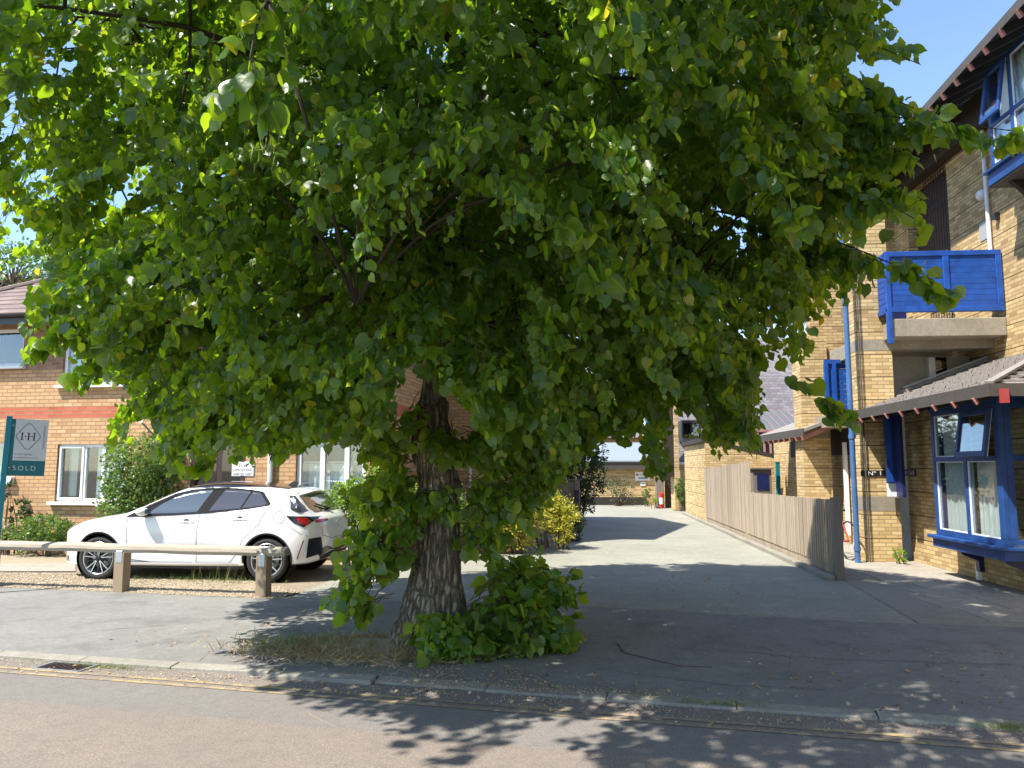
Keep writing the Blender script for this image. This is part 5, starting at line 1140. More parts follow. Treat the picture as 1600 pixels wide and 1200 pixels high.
# ---- blue wing post beside the entrance, plates, pipes
m = MB(); s_ = 3.16; p0 = N_(1384, 700, s_)[0]; p1 = N_(1402, 700, s_)[0]; m.box(s_, s_+.05, p1, p0, 1.38, zc); m.box(s_-.25, s_, p1, p1+.05, 1.15, zc+.02); m.build('blue_wing', 'navy', TE); MB().box(s_-.005, s_-.001, p0-.10, p0, 1.4, zc).build('wing_edge', 'blue', TE)
MB().box(s_+.055, s_+.15, p1-.02, p0-.04, N_(1395, 776, s_)[1], N_(1395, 748, s_)[1]).build('meter_box', 'upvc', TE)
def plate(fr_pts, txt, lab):
    pass
Q = empty('number_plate', FT.world(sP-.004, 0)); Q.rotation_euler = (0, 0, FT.ang-R(90)); tag(Q, 'black number plate reading N 1 on the front of the brick pillar', 'sign')
# local frame of a face that looks down the street: x to the right of the picture, y into the depth
na, za_ = N_(1345, 744, sP); nb_, zb_ = N_(1383, 735, sP)
XR_ = Matrix(((1, 0, 0, 0), (0, 0, -1, 0), (0, 1, 0, 0), (0, 0, 0, 1)))
MB().box(-na, -nb_, -.012, .0, za_, zb_).build('board', 'black', Q); text_mesh('Nº 1', .10, 'lettering', 'white', Q, (-na+.12, -.0135, za_+.018), XR_, width=.22)
Q = empty('number_plate', FT.o, FT.ang); tag(Q, 'black number plate reading No 11 on the brick wall beside the blue bay window', 'sign')
sa, za_ = S(1432, 744, 0); sb_, zb_ = S(1411, 733, 0); MB().box(sa, sb_, .001, .013, za_, zb_).build('board', 'black', Q); text_mesh('Nº 11', .085, 'lettering', 'white', Q, (sb_-.03, .0145, za_+.025), TXT_ROT, width=(sb_-sa)*.8)
m = MB(); np_, _ = N_(1333, 700, 3.35); m.tube([(3.33, np_+.02, 0), (3.33, np_+.02, 7.6)], .046, 14)
for z in (.25, 2.2, 4.6, 6.3): m.tube([(3.33, np_+.02, z-.04), (3.33, np_+.02, z+.04)], .058, 14)
m.build('downpipe', 'pipeblue', TE, smooth=False)
m = MB(); m.tube([(3.40, nP1-.03, 0), (3.40, nP1-.03, 7.4)], .012, 8); m.build('cable_pipe', 'fascia', TE)
# ================================================================== NEXT UNIT
T2 = fempty('terrace_house', FT); tag(T2, 'second yellow brick terrace house, behind the blue downpipe and beyond the first', 'house')
sq = FT.loc(AT(1275, 700, 17.1))[0]; dz = -1.35
pillar(T2, sq, nP0, nP1, S(1270, 512, .86)[1]+.0, [(1.66+45*17.1/FPX, 1.66+60*17.1/FPX)])
MB().box(sq-2.6, sq+6, -.3, 0, -.05, 2.75).build('wall', 'brickB', T2)
MB().box(sq-2, sq+1.6, NU-.3, NU, 2.6, 5.0).build('upper_wall', 'brickC', T2)
m = MB(); m.add([(sq-1, .2, 4.6), (sq+8, .2, 4.6), (sq+8, -5, 7), (sq-1, -5, 7), (sq-1, .2, 4.72), (sq+8, .2, 4.72), (sq+8, -5, 7.12), (sq-1, -5, 7.12)], [(0, 3, 2, 1), (4, 5, 6, 7), (0, 1, 5, 4), (1, 2, 6, 5), (2, 3, 7, 6), (3, 0, 4, 7)])
a_, b_ = FT.hit_s(1288, 600, sq-.8), FT.hit_s(1318, 600, sq-.8); bb = empty('balcony'); bb.parent = T2
z0_, z1_ = FT.hit_s(1300, 640, sq-.8)[1], FT.hit_s(1300, 568, sq-.8)[1]
q = MB(); nb = 9
for i in range(nb): z = z0_+(z1_-z0_)*i/nb; q.box(sq-.8, sq-.77, .0, a_[0], z+.005, z+(z1_-z0_)/nb-.005)
q.build('boards', 'blue', bb)
q = MB(); q.box(sq-.85, sq-.801, .0, a_[0], z1_, z1_+.08).box(sq-.85, sq-.801, .0, a_[0], z0_-.08, z0_).box(sq-.85, sq-.801, a_[0]-.08, a_[0], z0_, z1_).box(sq-.85, sq-.801, .35, .43, z0_, z1_); q.build('rail_frame', 'blue', bb)
MB().box(sq-.8, sq+.0, 0, a_[0], z0_-.38, z0_-.12).build('slab', 'concrete', bb)
MB().box(sq-.4, sq-.3, .05, .12, .2, 2.2).build('door_frame', 'upvc', T2)
# canopy of the next unit
k0 = FT.hit(1256, 668, nC); k1 = FT.hit(1180, 692, nC); zc2 = (k0[1]+k1[1])/2; c2 = empty('canopy'); c2.parent = T2
m = MB(); m.add([(k0[0], nC, zc2), (k1[0], nC, zc2), (k1[0], -1.2, zc2+.8), (k0[0], -1.2, zc2+.8), (k0[0], nC, zc2+.07), (k1[0], nC, zc2+.07), (k1[0], -1.2, zc2+.87), (k0[0], -1.2, zc2+.87)], [(0, 3, 2, 1), (4, 5, 6, 7), (0, 1, 5, 4), (1, 2, 6, 5), (2, 3, 7, 6), (3, 0, 4, 7)]); m.build('shingles', 'shingle', c2)
MB().box(k0[0], k1[0], nC, nC+.03, zc2-.10, zc2+.08).build('fascia', 'fascia', c2)
m = MB()
for i in range(10): s_ = k0[0]+.1+(k1[0]-k0[0]-.2)*i/9; m.bar((s_, nC+.03, zc2-.14), (s_, .1, zc2+.22), .045, .09)
m.build('rafters', 'pinkp', c2)
MB().box(k0[0], k1[0], 0, .02, zc2-.5, zc2+.3).build('wall_plate', 'soffit', c2)
# bicycle leaning behind the fence post
by = empty('bicycle', AT(1326, 835, 13.9).xy.to_3d(), FT.ang+R(8)); by.location.z = 0; tag(by, 'red framed bicycle half hidden behind the blue downpipe and fence post', 'bicycle')
for k, x in enumerate((0, 1.02)):
    w = empty('wheel'); w.parent = by; MB().lathe([(.34, -.016), (.355, 0), (.34, .016), (.325, 0), (.34, -.016)], 1, (x, 0, .345), 30).build('tyre', 'black', w, smooth=True)
    m = MB()
    for i in range(14): a = i*2*math.pi/14; m.tube([(x, 0, .345), (x+.33*math.cos(a), 0, .345+.33*math.sin(a))], .002, 3)
    m.build('spokes', 'steel', w)
m = MB()
for p, q in (((0, 0, .345), (.38, 0, .3)), ((0, 0, .345), (.30, 0, .78)), ((.38, 0, .3), (.28, 0, .85)), ((.38, 0, .3), (.86, 0, .72)), ((.30, 0, .78), (.84, 0, .84)), ((1.02, 0, .345), (.83, 0, .9))): m.tube([p, q], .018, 8)
m.build('frame', 'redp', by); m = MB(); m.tube([(.83, 0, .9), (.82, 0, 1.0)], .014, 6); m.tube([(.82, -.28, 1.0), (.82, .28, 1.0)], .014, 6); m.build('handlebar', 'steel', by); MB().box(.16, .40, -.06, .06, .86, .9).build('saddle', 'black', by, bevel=.02)
# ================================================================== PALING FENCE
pN, pF1, pF2 = G(1313, 906), FT.o, 0
dirF = Vector((.088, 1, 0)).normalized(); FF = Frame(pN, dirF)
L1 = (17.6-pN.y)/dirF.y; L2 = (23.3-pN.y)/dirF.y
PF = fempty('paling_fence', FF); tag(PF, 'silvery timber paling fence running along the driveway, low near the street and taller beyond', 'fence')
PF['label'] = 'low silvery paling fence along the driveway with a stout end post'
def pales(par, a, b, h0, h1, z0=.17):
    m = MB(); x = a; i = 0
    while x < b:
        w = .088 if x > 2.6 else .072; t = (x-a)/(b-a); hh = lerp(h0, h1, t)+random.uniform(-.006, .006); y = .03+random.uniform(-.003, .003); r_ = random.uniform(-.004, .004)
        m.add([(x, y, z0), (x+w, y, z0), (x+w, y+.018, z0), (x, y+.018, z0), (x+r_, y, hh), (x+w+r_, y, hh), (x+w+r_, y+.018, hh), (x+r_, y+.018, hh)], [(0, 3, 2, 1), (4, 5, 6, 7), (0, 1, 5, 4), (1, 2, 6, 5), (2, 3, 7, 6), (3, 0, 4, 7)])
        x += w+(.046 if x < 2.6 else .018); i += 1
    o = m.build('pales', 'pale', par)
    m = MB(); m.box(a, b, -.03, .028, .5, .58).box(a, b, -.03, .028, h0-.28, h0-.2); m.build('rails', 'pale', par)
    MB().box(a, b, -.01, .028, .02, z0-.002).build('gravel_board', 'pale', par)
pales(PF, .12, L1, 1.17, 1.09)
MB().box(-.03, .1, -.06, .07, -.02, 1.21).build('post', 'paledark', PF, bevel=.006)
for k in range(1, 4): MB().box(L1*k/3-.05, L1*k/3+.05, -.13, -.031, 0, 1.1).build('post', 'pale', PF)
PG = fempty('tall_paling_fence', FF); tag(PG, 'taller silvery paling fence further up the driveway, next to the brick outbuilding', 'fence')
pales(PG, L1+.05, L2, 1.77, 1.62); MB().box(L1-.07, L1+.045, -.05, .06, 0, 1.8).build('post', 'pale', PG)
m = MB(); a_, b_ = FF.world(-.1, .16), FF.world(L2+4.5, .12); nn = 26
for i in range(nn):
    p, q = a_.lerp(b_, (i+.01)/nn), a_.lerp(b_, (i+.99)/nn); j = Vector((random.uniform(-.01, .01), 0, random.uniform(-.01, .01))); m.bar(p+j, q+j, .13, .15)
structure(m.build('fence_kerb', 'kerbm', bevel=.015))
# ================================================================== FAR END
OB = fempty('brick_outbuilding', FF); tag(OB, 'yellow brick outbuilding with a dark roof edge at the end of the paling fence', 'outbuilding')
zt1 = 2.42; m = MB()
s0, s1 = L2+.0, L2+4.6; wv = FF.hit_s(1157, 714, s0)[0]
m.add([(s0, 0.02, 0), (s1, .02, 0), (s1, -5, 0), (s0, -5, 0), (s0, .02, zt1), (s1, .02, zt1), (s1, -5, zt1-1.2), (s0, -5, zt1-1.2)], [(0, 1, 5, 4), (0, 4, 7, 3), (1, 2, 6, 5), (2, 3, 7, 6)]); m.build('wall', 'brickB', OB)
m = MB(); m.add([(s0-.0, .12, zt1), (s1, .12, zt1), (s1, -5.1, zt1-1.22), (s0, -5.1, zt1-1.22), (s0-.0, .12, zt1+.14), (s1, .12, zt1+.14), (s1, -5.1, zt1-1.08), (s0, -5.1, zt1-1.08)], [(0, 3, 2, 1), (4, 5, 6, 7), (0, 1, 5, 4), (1, 2, 6, 5), (2, 3, 7, 6), (3, 0, 4, 7)]); m.build('roof', 'soffit', OB)
FX = Frame((0, 0), (-1, 0))                                # faces the street: use world x directly
def wx(px, D): return AT(px, 730, D).x
def wz(py, D): return AT(800, py, D).z
GB = empty('garage_block', (0, 34, 0)); tag(GB, 'low pale brick garage with a grey metal roof at the far end of the drive', 'building')
x0, x1 = wx(880, 34), wx(1029, 34)
MB().box(x0-6, x1, 0, 5, -.05, wz(733, 34)).build('wall', 'brickB', GB)
MB().box(x0-6, x1+.15, -.25, 5, wz(733, 34), wz(722, 34)).build('fascia', 'fascia', GB)
m = MB(); a, b = wz(722, 34), wz(698, 36); m.add([(x0-6, -.3, a), (x1+.1, -.3, a), (x1+.1, 4, b+.2), (x0-6, 4, b+.2), (x0-6, -.3, a+.06), (x1+.1, -.3, a+.06), (x1+.1, 4, b+.26), (x0-6, 4, b+.26)], [(0, 3, 2, 1), (4, 5, 6, 7), (0, 1, 5, 4), (1, 2, 6, 5), (2, 3, 7, 6), (3, 0, 4, 7)]); m.build('roof', 'metalroof', GB)
MB().box(x0-2, x1-.6, -.02, 0, .0, .35).build('plinth', 'soffit', GB)
GH = empty('gabled_house', (0, 41, 0)); tag(GH, 'distant cream brick house with a blue glazed window seen over the garage roof', 'house')
MB().box(wx(905, 41), wx(1046, 41), 0, 7, 0, wz(684, 41)).build('wall', 'brickB', GH)
MB().box(wx(1012, 41), wx(1038, 41), -.05, 0, wz(683, 41), wz(658, 41)).build('window', 'mirror_glass', GH); MB().box(wx(1010, 41), wx(1040, 41), -.02, .1, wz(684, 41), wz(656, 41)).build('window_back', 'pipeblue', GH)
m = MB(); m.prism([(-.4, wz(684, 41)), (3.5, wz(655, 41)+.3), (7.4, wz(684, 41))], 0, wx(900, 41), wx(1008, 41)); m.build('roof', 'slate', GH)
TB = empty('timber_tower', (0, 29.5, 0)); tag(TB, 'tall dark brown timber clad shaft rising beside the far gate', 'building')
MB().box(wx(1038, 29.5), wx(1053.5, 29.5), 0, .6, 1.3, wz(600, 29.5)).build('cladding', 'browndoor', TB)
MB().box(wx(1053.5, 29.5)+.002, wx(1061, 29.5), 0, .7, 0, wz(600, 29.5)).build('brick_edge', 'brickB', TB)
GT = empty('dark_gate', (0, 31.8, 0)); tag(GT, 'dark brown gate with diagonal slats at the far end of the drive', 'gate')
a, b, c, d = wx(1038, 31.8), wx(1056.5, 31.8), wz(786, 31.8), wz(736, 31.8); MB().box(a, b, .0, .03, 0, d).build('backing', 'black', GT)
m = MB(); m.box(a, a+.05, -.05, 0, 0, d).box(b-.05, b, -.05, 0, 0, d).box(a+.05, b-.05, -.05, 0, d-.06, d).box(a+.05, b-.05, -.05, 0, .0, .05)
for i in range(9):
    z = -.15+i*.2; p, q = Vector((a+.05, -.02, z+.42)), Vector((b-.05, -.02, z))
    if p.z > d-.06: q = q
    if p.z < d-.05 and q.z > .0: m.bar(p, q, .02, .09)
m.build('slats', 'browndoor', GT)
GP = MB().box(wx(1025, 31.4), wx(1037, 31.4), 31.4, 31.7, 0, wz(747, 31.4)).box(wx(1024, 31.4), wx(1038, 31.4), 31.38, 31.72, wz(747, 31.4)+.001, wz(745, 31.4)).build('gatepost', 'paledark'); tag(GP, 'thick dark timber gatepost left of the slatted gate', 'post')
BO = empty('bollard', AT(1033.5, 793, 31).xy.to_3d()); BO.location = G(1033.5, 794); bh = 24*BO.location.y/FPX; tag(BO, 'small red and white bollard in front of the dark gatepost', 'bollard')
MB().lathe([(0, 0), (.12, 0), (.12, .06), (.085, .08), (.085, bh*.25), (0, bh*.25)], 2, (0, 0, 0), 14).build('base', 'red', BO); MB().lathe([(0, bh*.25), (.08, bh*.25), (.08, bh*.68), (0, bh*.68)], 2, (0, 0, 0), 14).build('shaft', 'white', BO); MB().lathe([(0, bh*.68), (.085, bh*.68), (.085, bh*.95), (.05, bh), (0, bh)], 2, (0, 0, 0), 14).build('cap', 'red', BO)
SG = empty('wall_sign', (0, 34, 0)); tag(SG, 'large white sign with a red emblem and blue strip on the far garage wall', 'sign'); a, b, c, d = wx(992, 34), wx(1015, 34), wz(751, 34), wz(737, 34)
MB().box(a, b, -.03, -.002, c, d).build('board', 'white', SG); MB().box(lerp(a, b, .22), lerp(a, b, .85), -.034, -.031, lerp(c, d, .22), lerp(c, d, .36)).build('strip', 'pipeblue', SG); MB().lathe([(0, -.034), (.05, -.034), (.05, -.031)], 1, (lerp(a, b, .14), 0, lerp(c, d, .66)), 14).build('emblem', 'red', SG)
text_mesh('Hamilton House', .10, 'lettering', 'inkgrey', SG, (lerp(a, b, .25), -.033, lerp(c, d, .58)), XR_, width=(b-a)*.6)
SG = empty('small_wall_sign', (0, 34, 0)); tag(SG, 'small white notice beneath the large sign on the far garage wall', 'sign'); a, b, c, d = wx(1000, 34), wx(1008, 34), wz(759, 34), wz(753, 34)
MB().box(a, b, -.03, -.002, c, d).build('board', 'white', SG); MB().box(lerp(a, b, .2), lerp(a, b, .8), -.033, -.031, lerp(c, d, .35), lerp(c, d, .45)).box(lerp(a, b, .2), lerp(a, b, .8), -.033, -.031, lerp(c, d, .6), lerp(c, d, .7)).build('strip', 'inkgrey', SG)
# slate house
SL = empty('slate_house', (0, 30.5, 0)); tag(SL, 'house with steep slate slopes and a flower box window beyond the brick outbuilding', 'house')
D = 30.5; m = MB(); a, b = wx(1062, D), wx(1205, D); z0 = wz(722, D); m.add([(a, 0, z0), (b+6, 0, z0), (b+6, 2.2, wz(585, D+2)), (a+.0, 2.2, wz(585, D+2)), (a, 4, z0), (b+6, 4, z0)], [(0, 1, 2, 3), (0, 3, 4), (1, 5, 2)]); m.build('slate_slope', 'slate', SL)
MB().box(a, b+6, .1, 4, 0, z0-.001).build('wall', 'brickB', SL); MB().box(a-.1, b+6, -.12, .1, z0-.1, z0).build('gutter', 'upvc', SL)
D2 = 30.3; wa, wb, wc, wd = wx(1068, D2), wx(1098, D2), wz(690, D2), wz(661, D2); w = empty('dormer_window'); w.parent = SL
MB().box(wa, wb, -.1, 1.2, wc, wc+.06).box(wa, wb, -.1, 1.4, wd, wd+.12).box(wa, wa+.06, -.1, 1.2, wc+.06, wd).box(wb-.06, wb, -.1, 1.2, wc+.06, wd).box(wx(1082, D2), wx(1082, D2)+.03, -.08, 0, wc+.06, wd).build('frame', 'browndoor', w)
MB().box(wx(1082, D2)+.03, wb-.06, -.04, -.03, wc+.18, wd-.02).build('pane', 'mirror_glass', w); MB().box(wa+.06, wb-.06, .3, .35, wc, wd).build('room', 'dark', w); MB().box(wa, wb-.1, -.2, -.101, wc-.05, wc+.15).build('flower_box', 'paledark', w)
shrub('box_flowers', [(Vector(((wa+wb)/2-.05, 30.32, wc+.2)), (wb-wa)/2-.1, .06, .08)], 240, .05, 'varieg', 'yellow flowers in the box below the slate house window', 'flowers', stems=2, base=Vector(((wa+wb)/2-.05, 30.32, wc+.1)))
D = 33.0; RS = empty('rear_slate_house', (0, D, 0)); tag(RS, 'grey slate roof with a skylight beyond the second pillar', 'house')
a, b = wx(1165, D), wx(1345, D); z0 = wz(640, D); m = MB(); m.add([(a, 0, z0), (b, 0, z0), (b, 3.4, wz(528, D+3.4)), (a, 3.4, wz(528, D+3.4)), (a, 7, z0), (b, 7, z0)], [(0, 1, 2, 3), (0, 3, 4), (1, 5, 2), (3, 2, 5, 4)]); m.build('roof', 'slate', RS); MB().box(a, b, .1, 7, 0, z0-.001).build('wall', 'brickA2', RS)
def on_slope(px, py): # point on the slope
    d = ray(px, py); p0 = Vector((0, D, z0)); nn = Vector((0, -(wz(528, D+3.4)-z0), 3.4)); c = Vector((0, 0, CAM_Z)); t = (p0-c).dot(nn)/d.dot(nn); q = c+d*t; return Vector((q.x, q.y-D, q.z))
p1_, p2_ = on_slope(1211, 622), on_slope(1236, 606); m = MB(); m.add([(p1_.x, p1_.y-.08, p1_.z+.05), (p2_.x, p1_.y-.08, p1_.z+.05), (p2_.x, p2_.y-.08, p2_.z+.05), (p1_.x, p2_.y-.08, p2_.z+.05), (p1_.x, p1_.y+.1, p1_.z-.05), (p2_.x, p1_.y+.1, p1_.z-.05), (p2_.x, p2_.y+.1, p2_.z-.05), (p1_.x, p2_.y+.1, p2_.z-.05)], [(0, 1, 2, 3), (4, 7, 6, 5), (0, 4, 5, 1), (1, 5, 6, 2), (2, 6, 7, 3), (3, 7, 4, 0)]); m.build('skylight', 'pipeblue', RS)
# lean-to with red glazing bars
D = 28.0; LT = empty('glazed_lean_to', (0, D, 0)); tag(LT, 'glazed lean-to roof with red bars seen above the taller paling fence', 'building')
a, b = wx(1176, D), wx(1262, D); z0, z1 = wz(672, D), wz(641, D+2); m = MB(); m.add([(a, 0, z0), (b, 0, z0), (b, 2, z1), (a, 2, z1), (a, 0, z0-.03), (b, 0, z0-.03), (b, 2, z1-.03), (a, 2, z1-.03)], [(0, 1, 2, 3), (4, 7, 6, 5), (0, 4, 5, 1), (2, 6, 7, 3)]); m.build('glazing', 'roofglass', LT)
m = MB()
for i in range(8): x = lerp(a, b, i/7); m.bar((x, -.02, z0+.02), (x, 2, z1+.02), .013, .015)
m.bar((a, -.02, z0-.02), (b, -.02, z0-.02), .06, .08)
for i in range(5): x = lerp(a, wx(1215, D), i/4); m.box(x-.03, x+.03, -.03, .03, .6, z0-.06)
m.box(a, wx(1215, D), -.03, .03, 1.5, 1.56).box(a, wx(1215, D), -.035, .035, 1.05, 1.12); m.build('red_bars', 'pinkp', LT); MB().box(a, b, .3, .4, 0, z0-.1).build('back_wall', 'roomwall', LT)
MB().box(a, b, 1.9, 2.1, 0, z1-.05).build('wall', 'brickB', LT)
SH = empty('garden_shed', (0, 22.0, 0)); tag(SH, 'grey lilac board hatch standing behind the step in the paling fence', 'shed'); D = 22.0
a, b, c, d = wx(1176, D), wx(1205, D), 0, wz(733, D); m = MB(); m.box(a, b, 0, .6, 0, d); m.build('body', 'paledark', SH); MB().box(a-.06, b+.06, -.06, .7, d, d+.04).build('roof', 'paledark', SH); MB().box(wx(1182, D), wx(1200, D), -.02, .0, wz(765, D), wz(740, D)).build('door', 'navy', SH)
o = MB().box(wx(1205.5, D), wx(1211, D), 21.6, 21.7, 0, wz(723, D)).box(wx(1205, D), wx(1211.5, D), 21.59, 21.71, wz(723, D)+.001, wz(722, D)+.01).build('teal_post', 'tealpost'); tag(o, 'teal painted post right of the board hatch behind the fence', 'post')
# ================================================================== WHITE HATCHBACK (local x: nose to tail, -y towards the camera)
M['carwhite'] = paint('white_car_paint', (.80, .80, .79), .22, .01, 0.0, 2, 1.0)
M['trimblack'] = paint('satin_black_trim', (.010, .010, .012), .7, .1); M['trimblack'].node_tree.nodes['Principled BSDF'].inputs['Specular IOR Level'].default_value = .1
M['carblack'] = paint('gloss_black_trim', (.012, .012, .014), .18, .1, 0, 4, .6)
M['rubber'] = paint('tyre_rubber', (.025, .025, .026), .8, .2, 0, 30)
M['rimsilver'] = paint('machined_rim', (.62, .63, .64), .28, .05, .9)
M['rimdark'] = paint('dark_rim', (.035, .036, .04), .35, .1, .5)
M['lampred'] = paint('tail_lamp_red', (.32, .012, .015), .15, .1, 0, 10, .8)
M['lampclear'] = paint('lamp_clear', (.35, .37, .39), .12, .1, .2, 10, .8)
M['plateyel'] = paint('yellow_plate', (.75, .48, .02), .5, .03)
M['seam'] = paint('panel_gap', (.10, .10, .10), .7, .1)
def spl(x, pts):
    if x <= pts[0][0]: return pts[0][1]
    for i in range(len(pts)-1):
        a, b = pts[i], pts[i+1]
        if x <= b[0]:
            pa = pts[i-1] if i > 0 else a; pb = pts[i+2] if i+2 < len(pts) else b; h_ = b[0]-a[0]
            m0 = (b[1]-pa[1])/(b[0]-pa[0]) if b[0] != pa[0] else 0; m1 = (pb[1]-a[1])/(pb[0]-a[0]); t = (x-a[0])/h_
            return (2*t**3-3*t*t+1)*a[1]+(t**3-2*t*t+t)*h_*m0+(-2*t**3+3*t*t)*b[1]+(t**3-t*t)*h_*m1
    return pts[-1][1]
ZT = [(0, .56), (.03, .64), (.10, .72), (.25, .79), (.5, .86), (.85, .93), (1.2, .99), (1.38, 1.05), (1.7, 1.21), (2.05, 1.36), (2.4, 1.425), (2.8, 1.435), (3.3, 1.405), (3.7, 1.355), (3.86, 1.33), (3.97, 1.21), (4.10, 1.07), (4.19, .985), (4.27, .93), (4.325, .86), (4.35, .74), (4.37, .56)]
ZB = [(0, .34), (.06, .22), (.3, .19), (1, .20), (2.2, .20), (3.4, .21), (4.0, .24), (4.25, .29), (4.37, .42)]
LC, HW = 4.37, .895
def plan(x):
    f = 1.0
    if x < 1.0: f = max(0.0, 1-(1-x/1.0)**2.25)**(1/2.25)
    if x > LC-.75: f = max(0.0, 1-(1-(LC-x)/.75)**3.4)**(1/3.4)
    return HW*f
BELT = [(0, .80), (.5, .86), (1.3, .935), (2.4, .985), (3.3, 1.04), (3.8, 1.08), (4.37, 1.0)]
def halfw(x, z):
    p = plan(x); zb = spl(x, BELT); f = 1-.055*((z-.62)/.42)**2 if z < .62 else 1-.035*((z-.62)/.35)**2
    if z > zb: q_ = min(1, (z-zb)/.035); f -= .022*q_*q_*(3-2*q_)+.30*(z-zb)/.42*(1+.15*(z-zb)/.42)
    # creases: flares over the wheels, tuck along the doors
    for wxc in (.93, 3.57):
        d_ = math.hypot(x-wxc, (z-.32)*1.0); f += .016*math.exp(-((d_-.40)/.10)**2)
    f -= .020*math.exp(-((z-.45)/.11)**2)*math.exp(-((x-2.25)/.75)**4)
    return p*max(.1, f)
bm = bmesh.new(); st = [0.004]+[LC*(.5-.5*math.cos(math.pi*i/220))**.92 for i in range(1, 220)]+[LC-.004]; ringv = []
for x in st:
    zt_, zb_ = spl(x, ZT), spl(x, ZB); rr = min(.13 if zt_ > 1.1 else .10, (zt_-zb_)*.42); pts = [(0, zb_), (halfw(x, zb_)*.55, zb_), (halfw(x, zb_)*.9, zb_+.005)]
    for i in range(46): z = zb_+.03+(zt_-rr-zb_-.03)*i/45; pts.append((halfw(x, z), z))
    w0 = halfw(x, zt_-rr); crown = .035 if zt_ > 1.1 else .03
    for i in range(1, 15):
        t = math.pi/2*i/14; y = w0*(1-(1-math.cos(t))*.0)*(math.cos(t)**.62 if i < 14 else 0)
        pts.append((w0*max(0, math.cos(t))**.55, zt_-rr+rr*math.sin(t)**.9))
    ringv.append([bm.verts.new((x, -y, z)) for y, z in pts]+[bm.verts.new((x, y, z)) for y, z in pts[-2:0:-1]])
n = len(ringv[0])
for a, b in zip(ringv, ringv[1:]):
    for j in range(n): bm.faces.new((a[j], a[(j+1) % n], b[(j+1) % n], b[j]))
bm.faces.new(ringv[0][::-1]); bm.faces.new(ringv[-1]); bmesh.ops.recalc_face_normals(bm, faces=bm.faces)
for f in bm.faces: f.smooth = True
bme = bpy.data.meshes.new('body'); bm.to_mesh(bme); bvh = BVHTree.FromBMesh(bm); bm.free()
body = bpy.data.objects.new('body', bme); COL.objects.link(body)
bm = bmesh.new(); bm.from_mesh(bme)
def wd(c): return min(math.hypot(c.x-wxc, c.z-.325) for wxc in (.93, 3.57))
kill = [f for f in bm.faces if abs(f.calc_center_median().y) > .6 and wd(f.calc_center_median()) < .366]
bmesh.ops.delete(bm, geom=kill, context='FACES')
for v in bm.verts:
    if v.is_boundary and abs(v.co.y) > .58:
        wxc = .93 if v.co.x < 2.2 else 3.57; d_ = math.hypot(v.co.x-wxc, v.co.z-.325)
        if .30 < d_ < .43 and v.co.z > .21: k_ = .366/d_; v.co.x = wxc+(v.co.x-wxc)*k_; v.co.z = .325+(v.co.z-.325)*k_
bm.to_mesh(bme); bm.free()
body.data.materials.clear(); body.data.materials.append(M['carwhite'])
bm = bmesh.new(); bm.from_mesh(body.data)
for f in bm.faces: f.smooth = True; f.material_index = 0
for e in bm.edges:
    if len(e.link_faces) == 2 and e.calc_face_angle(0) > .7: e.smooth = False
bm.to_mesh(body.data); bm.free()
wf, wr = G(158, 905), G(421, 909); axis = (wr-wf).normalized(); CAR = empty('white_hatchback', (0, 0, 0), math.atan2(axis.y, axis.x))
tag(CAR, 'white five door hatchback car parked in front of the brick house', 'car'); body.parent = CAR
near = Vector((axis.y, -axis.x, 0)); mid_ = (wf+wr)/2; sc_ = (wr-wf).length/2.64; print('car scale', sc_)
CAR.location = mid_-axis*2.25-near*.83; CAR.location.z = -.004
if .9 < sc_ < 1.12: CAR.scale = (sc_, 1, 1.0)
def panel(name, pts, mode, mat, off=.004, parent=None, grid=.02, thick=.0):
    # outline in (x,z) seen from the side, (x,y) from above or (y,z) from the tail, laid on the body surface
    bm = bmesh.new(); fl = [bm.verts.new((p[0], p[1], 0)) for p in pts]; bm.faces.new(fl)
    xs = [p[0] for p in pts]; ys = [p[1] for p in pts]
    for ax, (lo, hi) in ((0, (min(xs), max(xs))), (1, (min(ys), max(ys)))):
        v = lo+grid
        while v < hi-1e-4:
            bmesh.ops.bisect_plane(bm, geom=bm.verts[:]+bm.edges[:]+bm.faces[:], plane_co=(v, 0, 0) if ax == 0 else (0, v, 0), plane_no=(1, 0, 0) if ax == 0 else (0, 1, 0)); v += grid
    bmesh.ops.triangulate(bm, faces=bm.faces)
    for v in bm.verts:
        a, b = v.co.x, v.co.y
        if mode in ('L', 'R'): s = -1 if mode == 'L' else 1; o_, d_ = Vector((a, s*2, b)), Vector((0, -s, 0))
        elif mode == 'T': o_, d_ = Vector((a, b, 3)), Vector((0, 0, -1))
        elif mode == 'B': o_, d_ = Vector((6, a, b)), Vector((-1, 0, 0))
        else: o_, d_ = Vector((-2, a, b)), Vector((1, 0, 0))
        h_, nn_, _, _ = bvh.ray_cast(o_, d_)
        v.co = (h_-d_*off) if h_ else (o_+d_*1.2)
    bmesh.ops.recalc_face_normals(bm, faces=bm.faces)
    for f in bm.faces: f.smooth = True
    me = bpy.data.meshes.new(name); bm.to_mesh(me); bm.free(); me.materials.append(M[mat]); o = bpy.data.objects.new(name, me); COL.objects.link(o); o.parent = parent or CAR
    return o
def strip(pts, w): # outline of a thin band along a line
    L_, R_ = [], []
    for i, p in enumerate(pts):
        a = Vector(pts[max(0, i-1)]); b = Vector(pts[min(len(pts)-1, i+1)]); d = (b-a).normalized(); q = Vector((-d.y, d.x))*w/2; L_.append((p[0]+q.x, p[1]+q.y)); R_.append((p[0]-q.x, p[1]-q.y))
    return L_+R_[::-1]
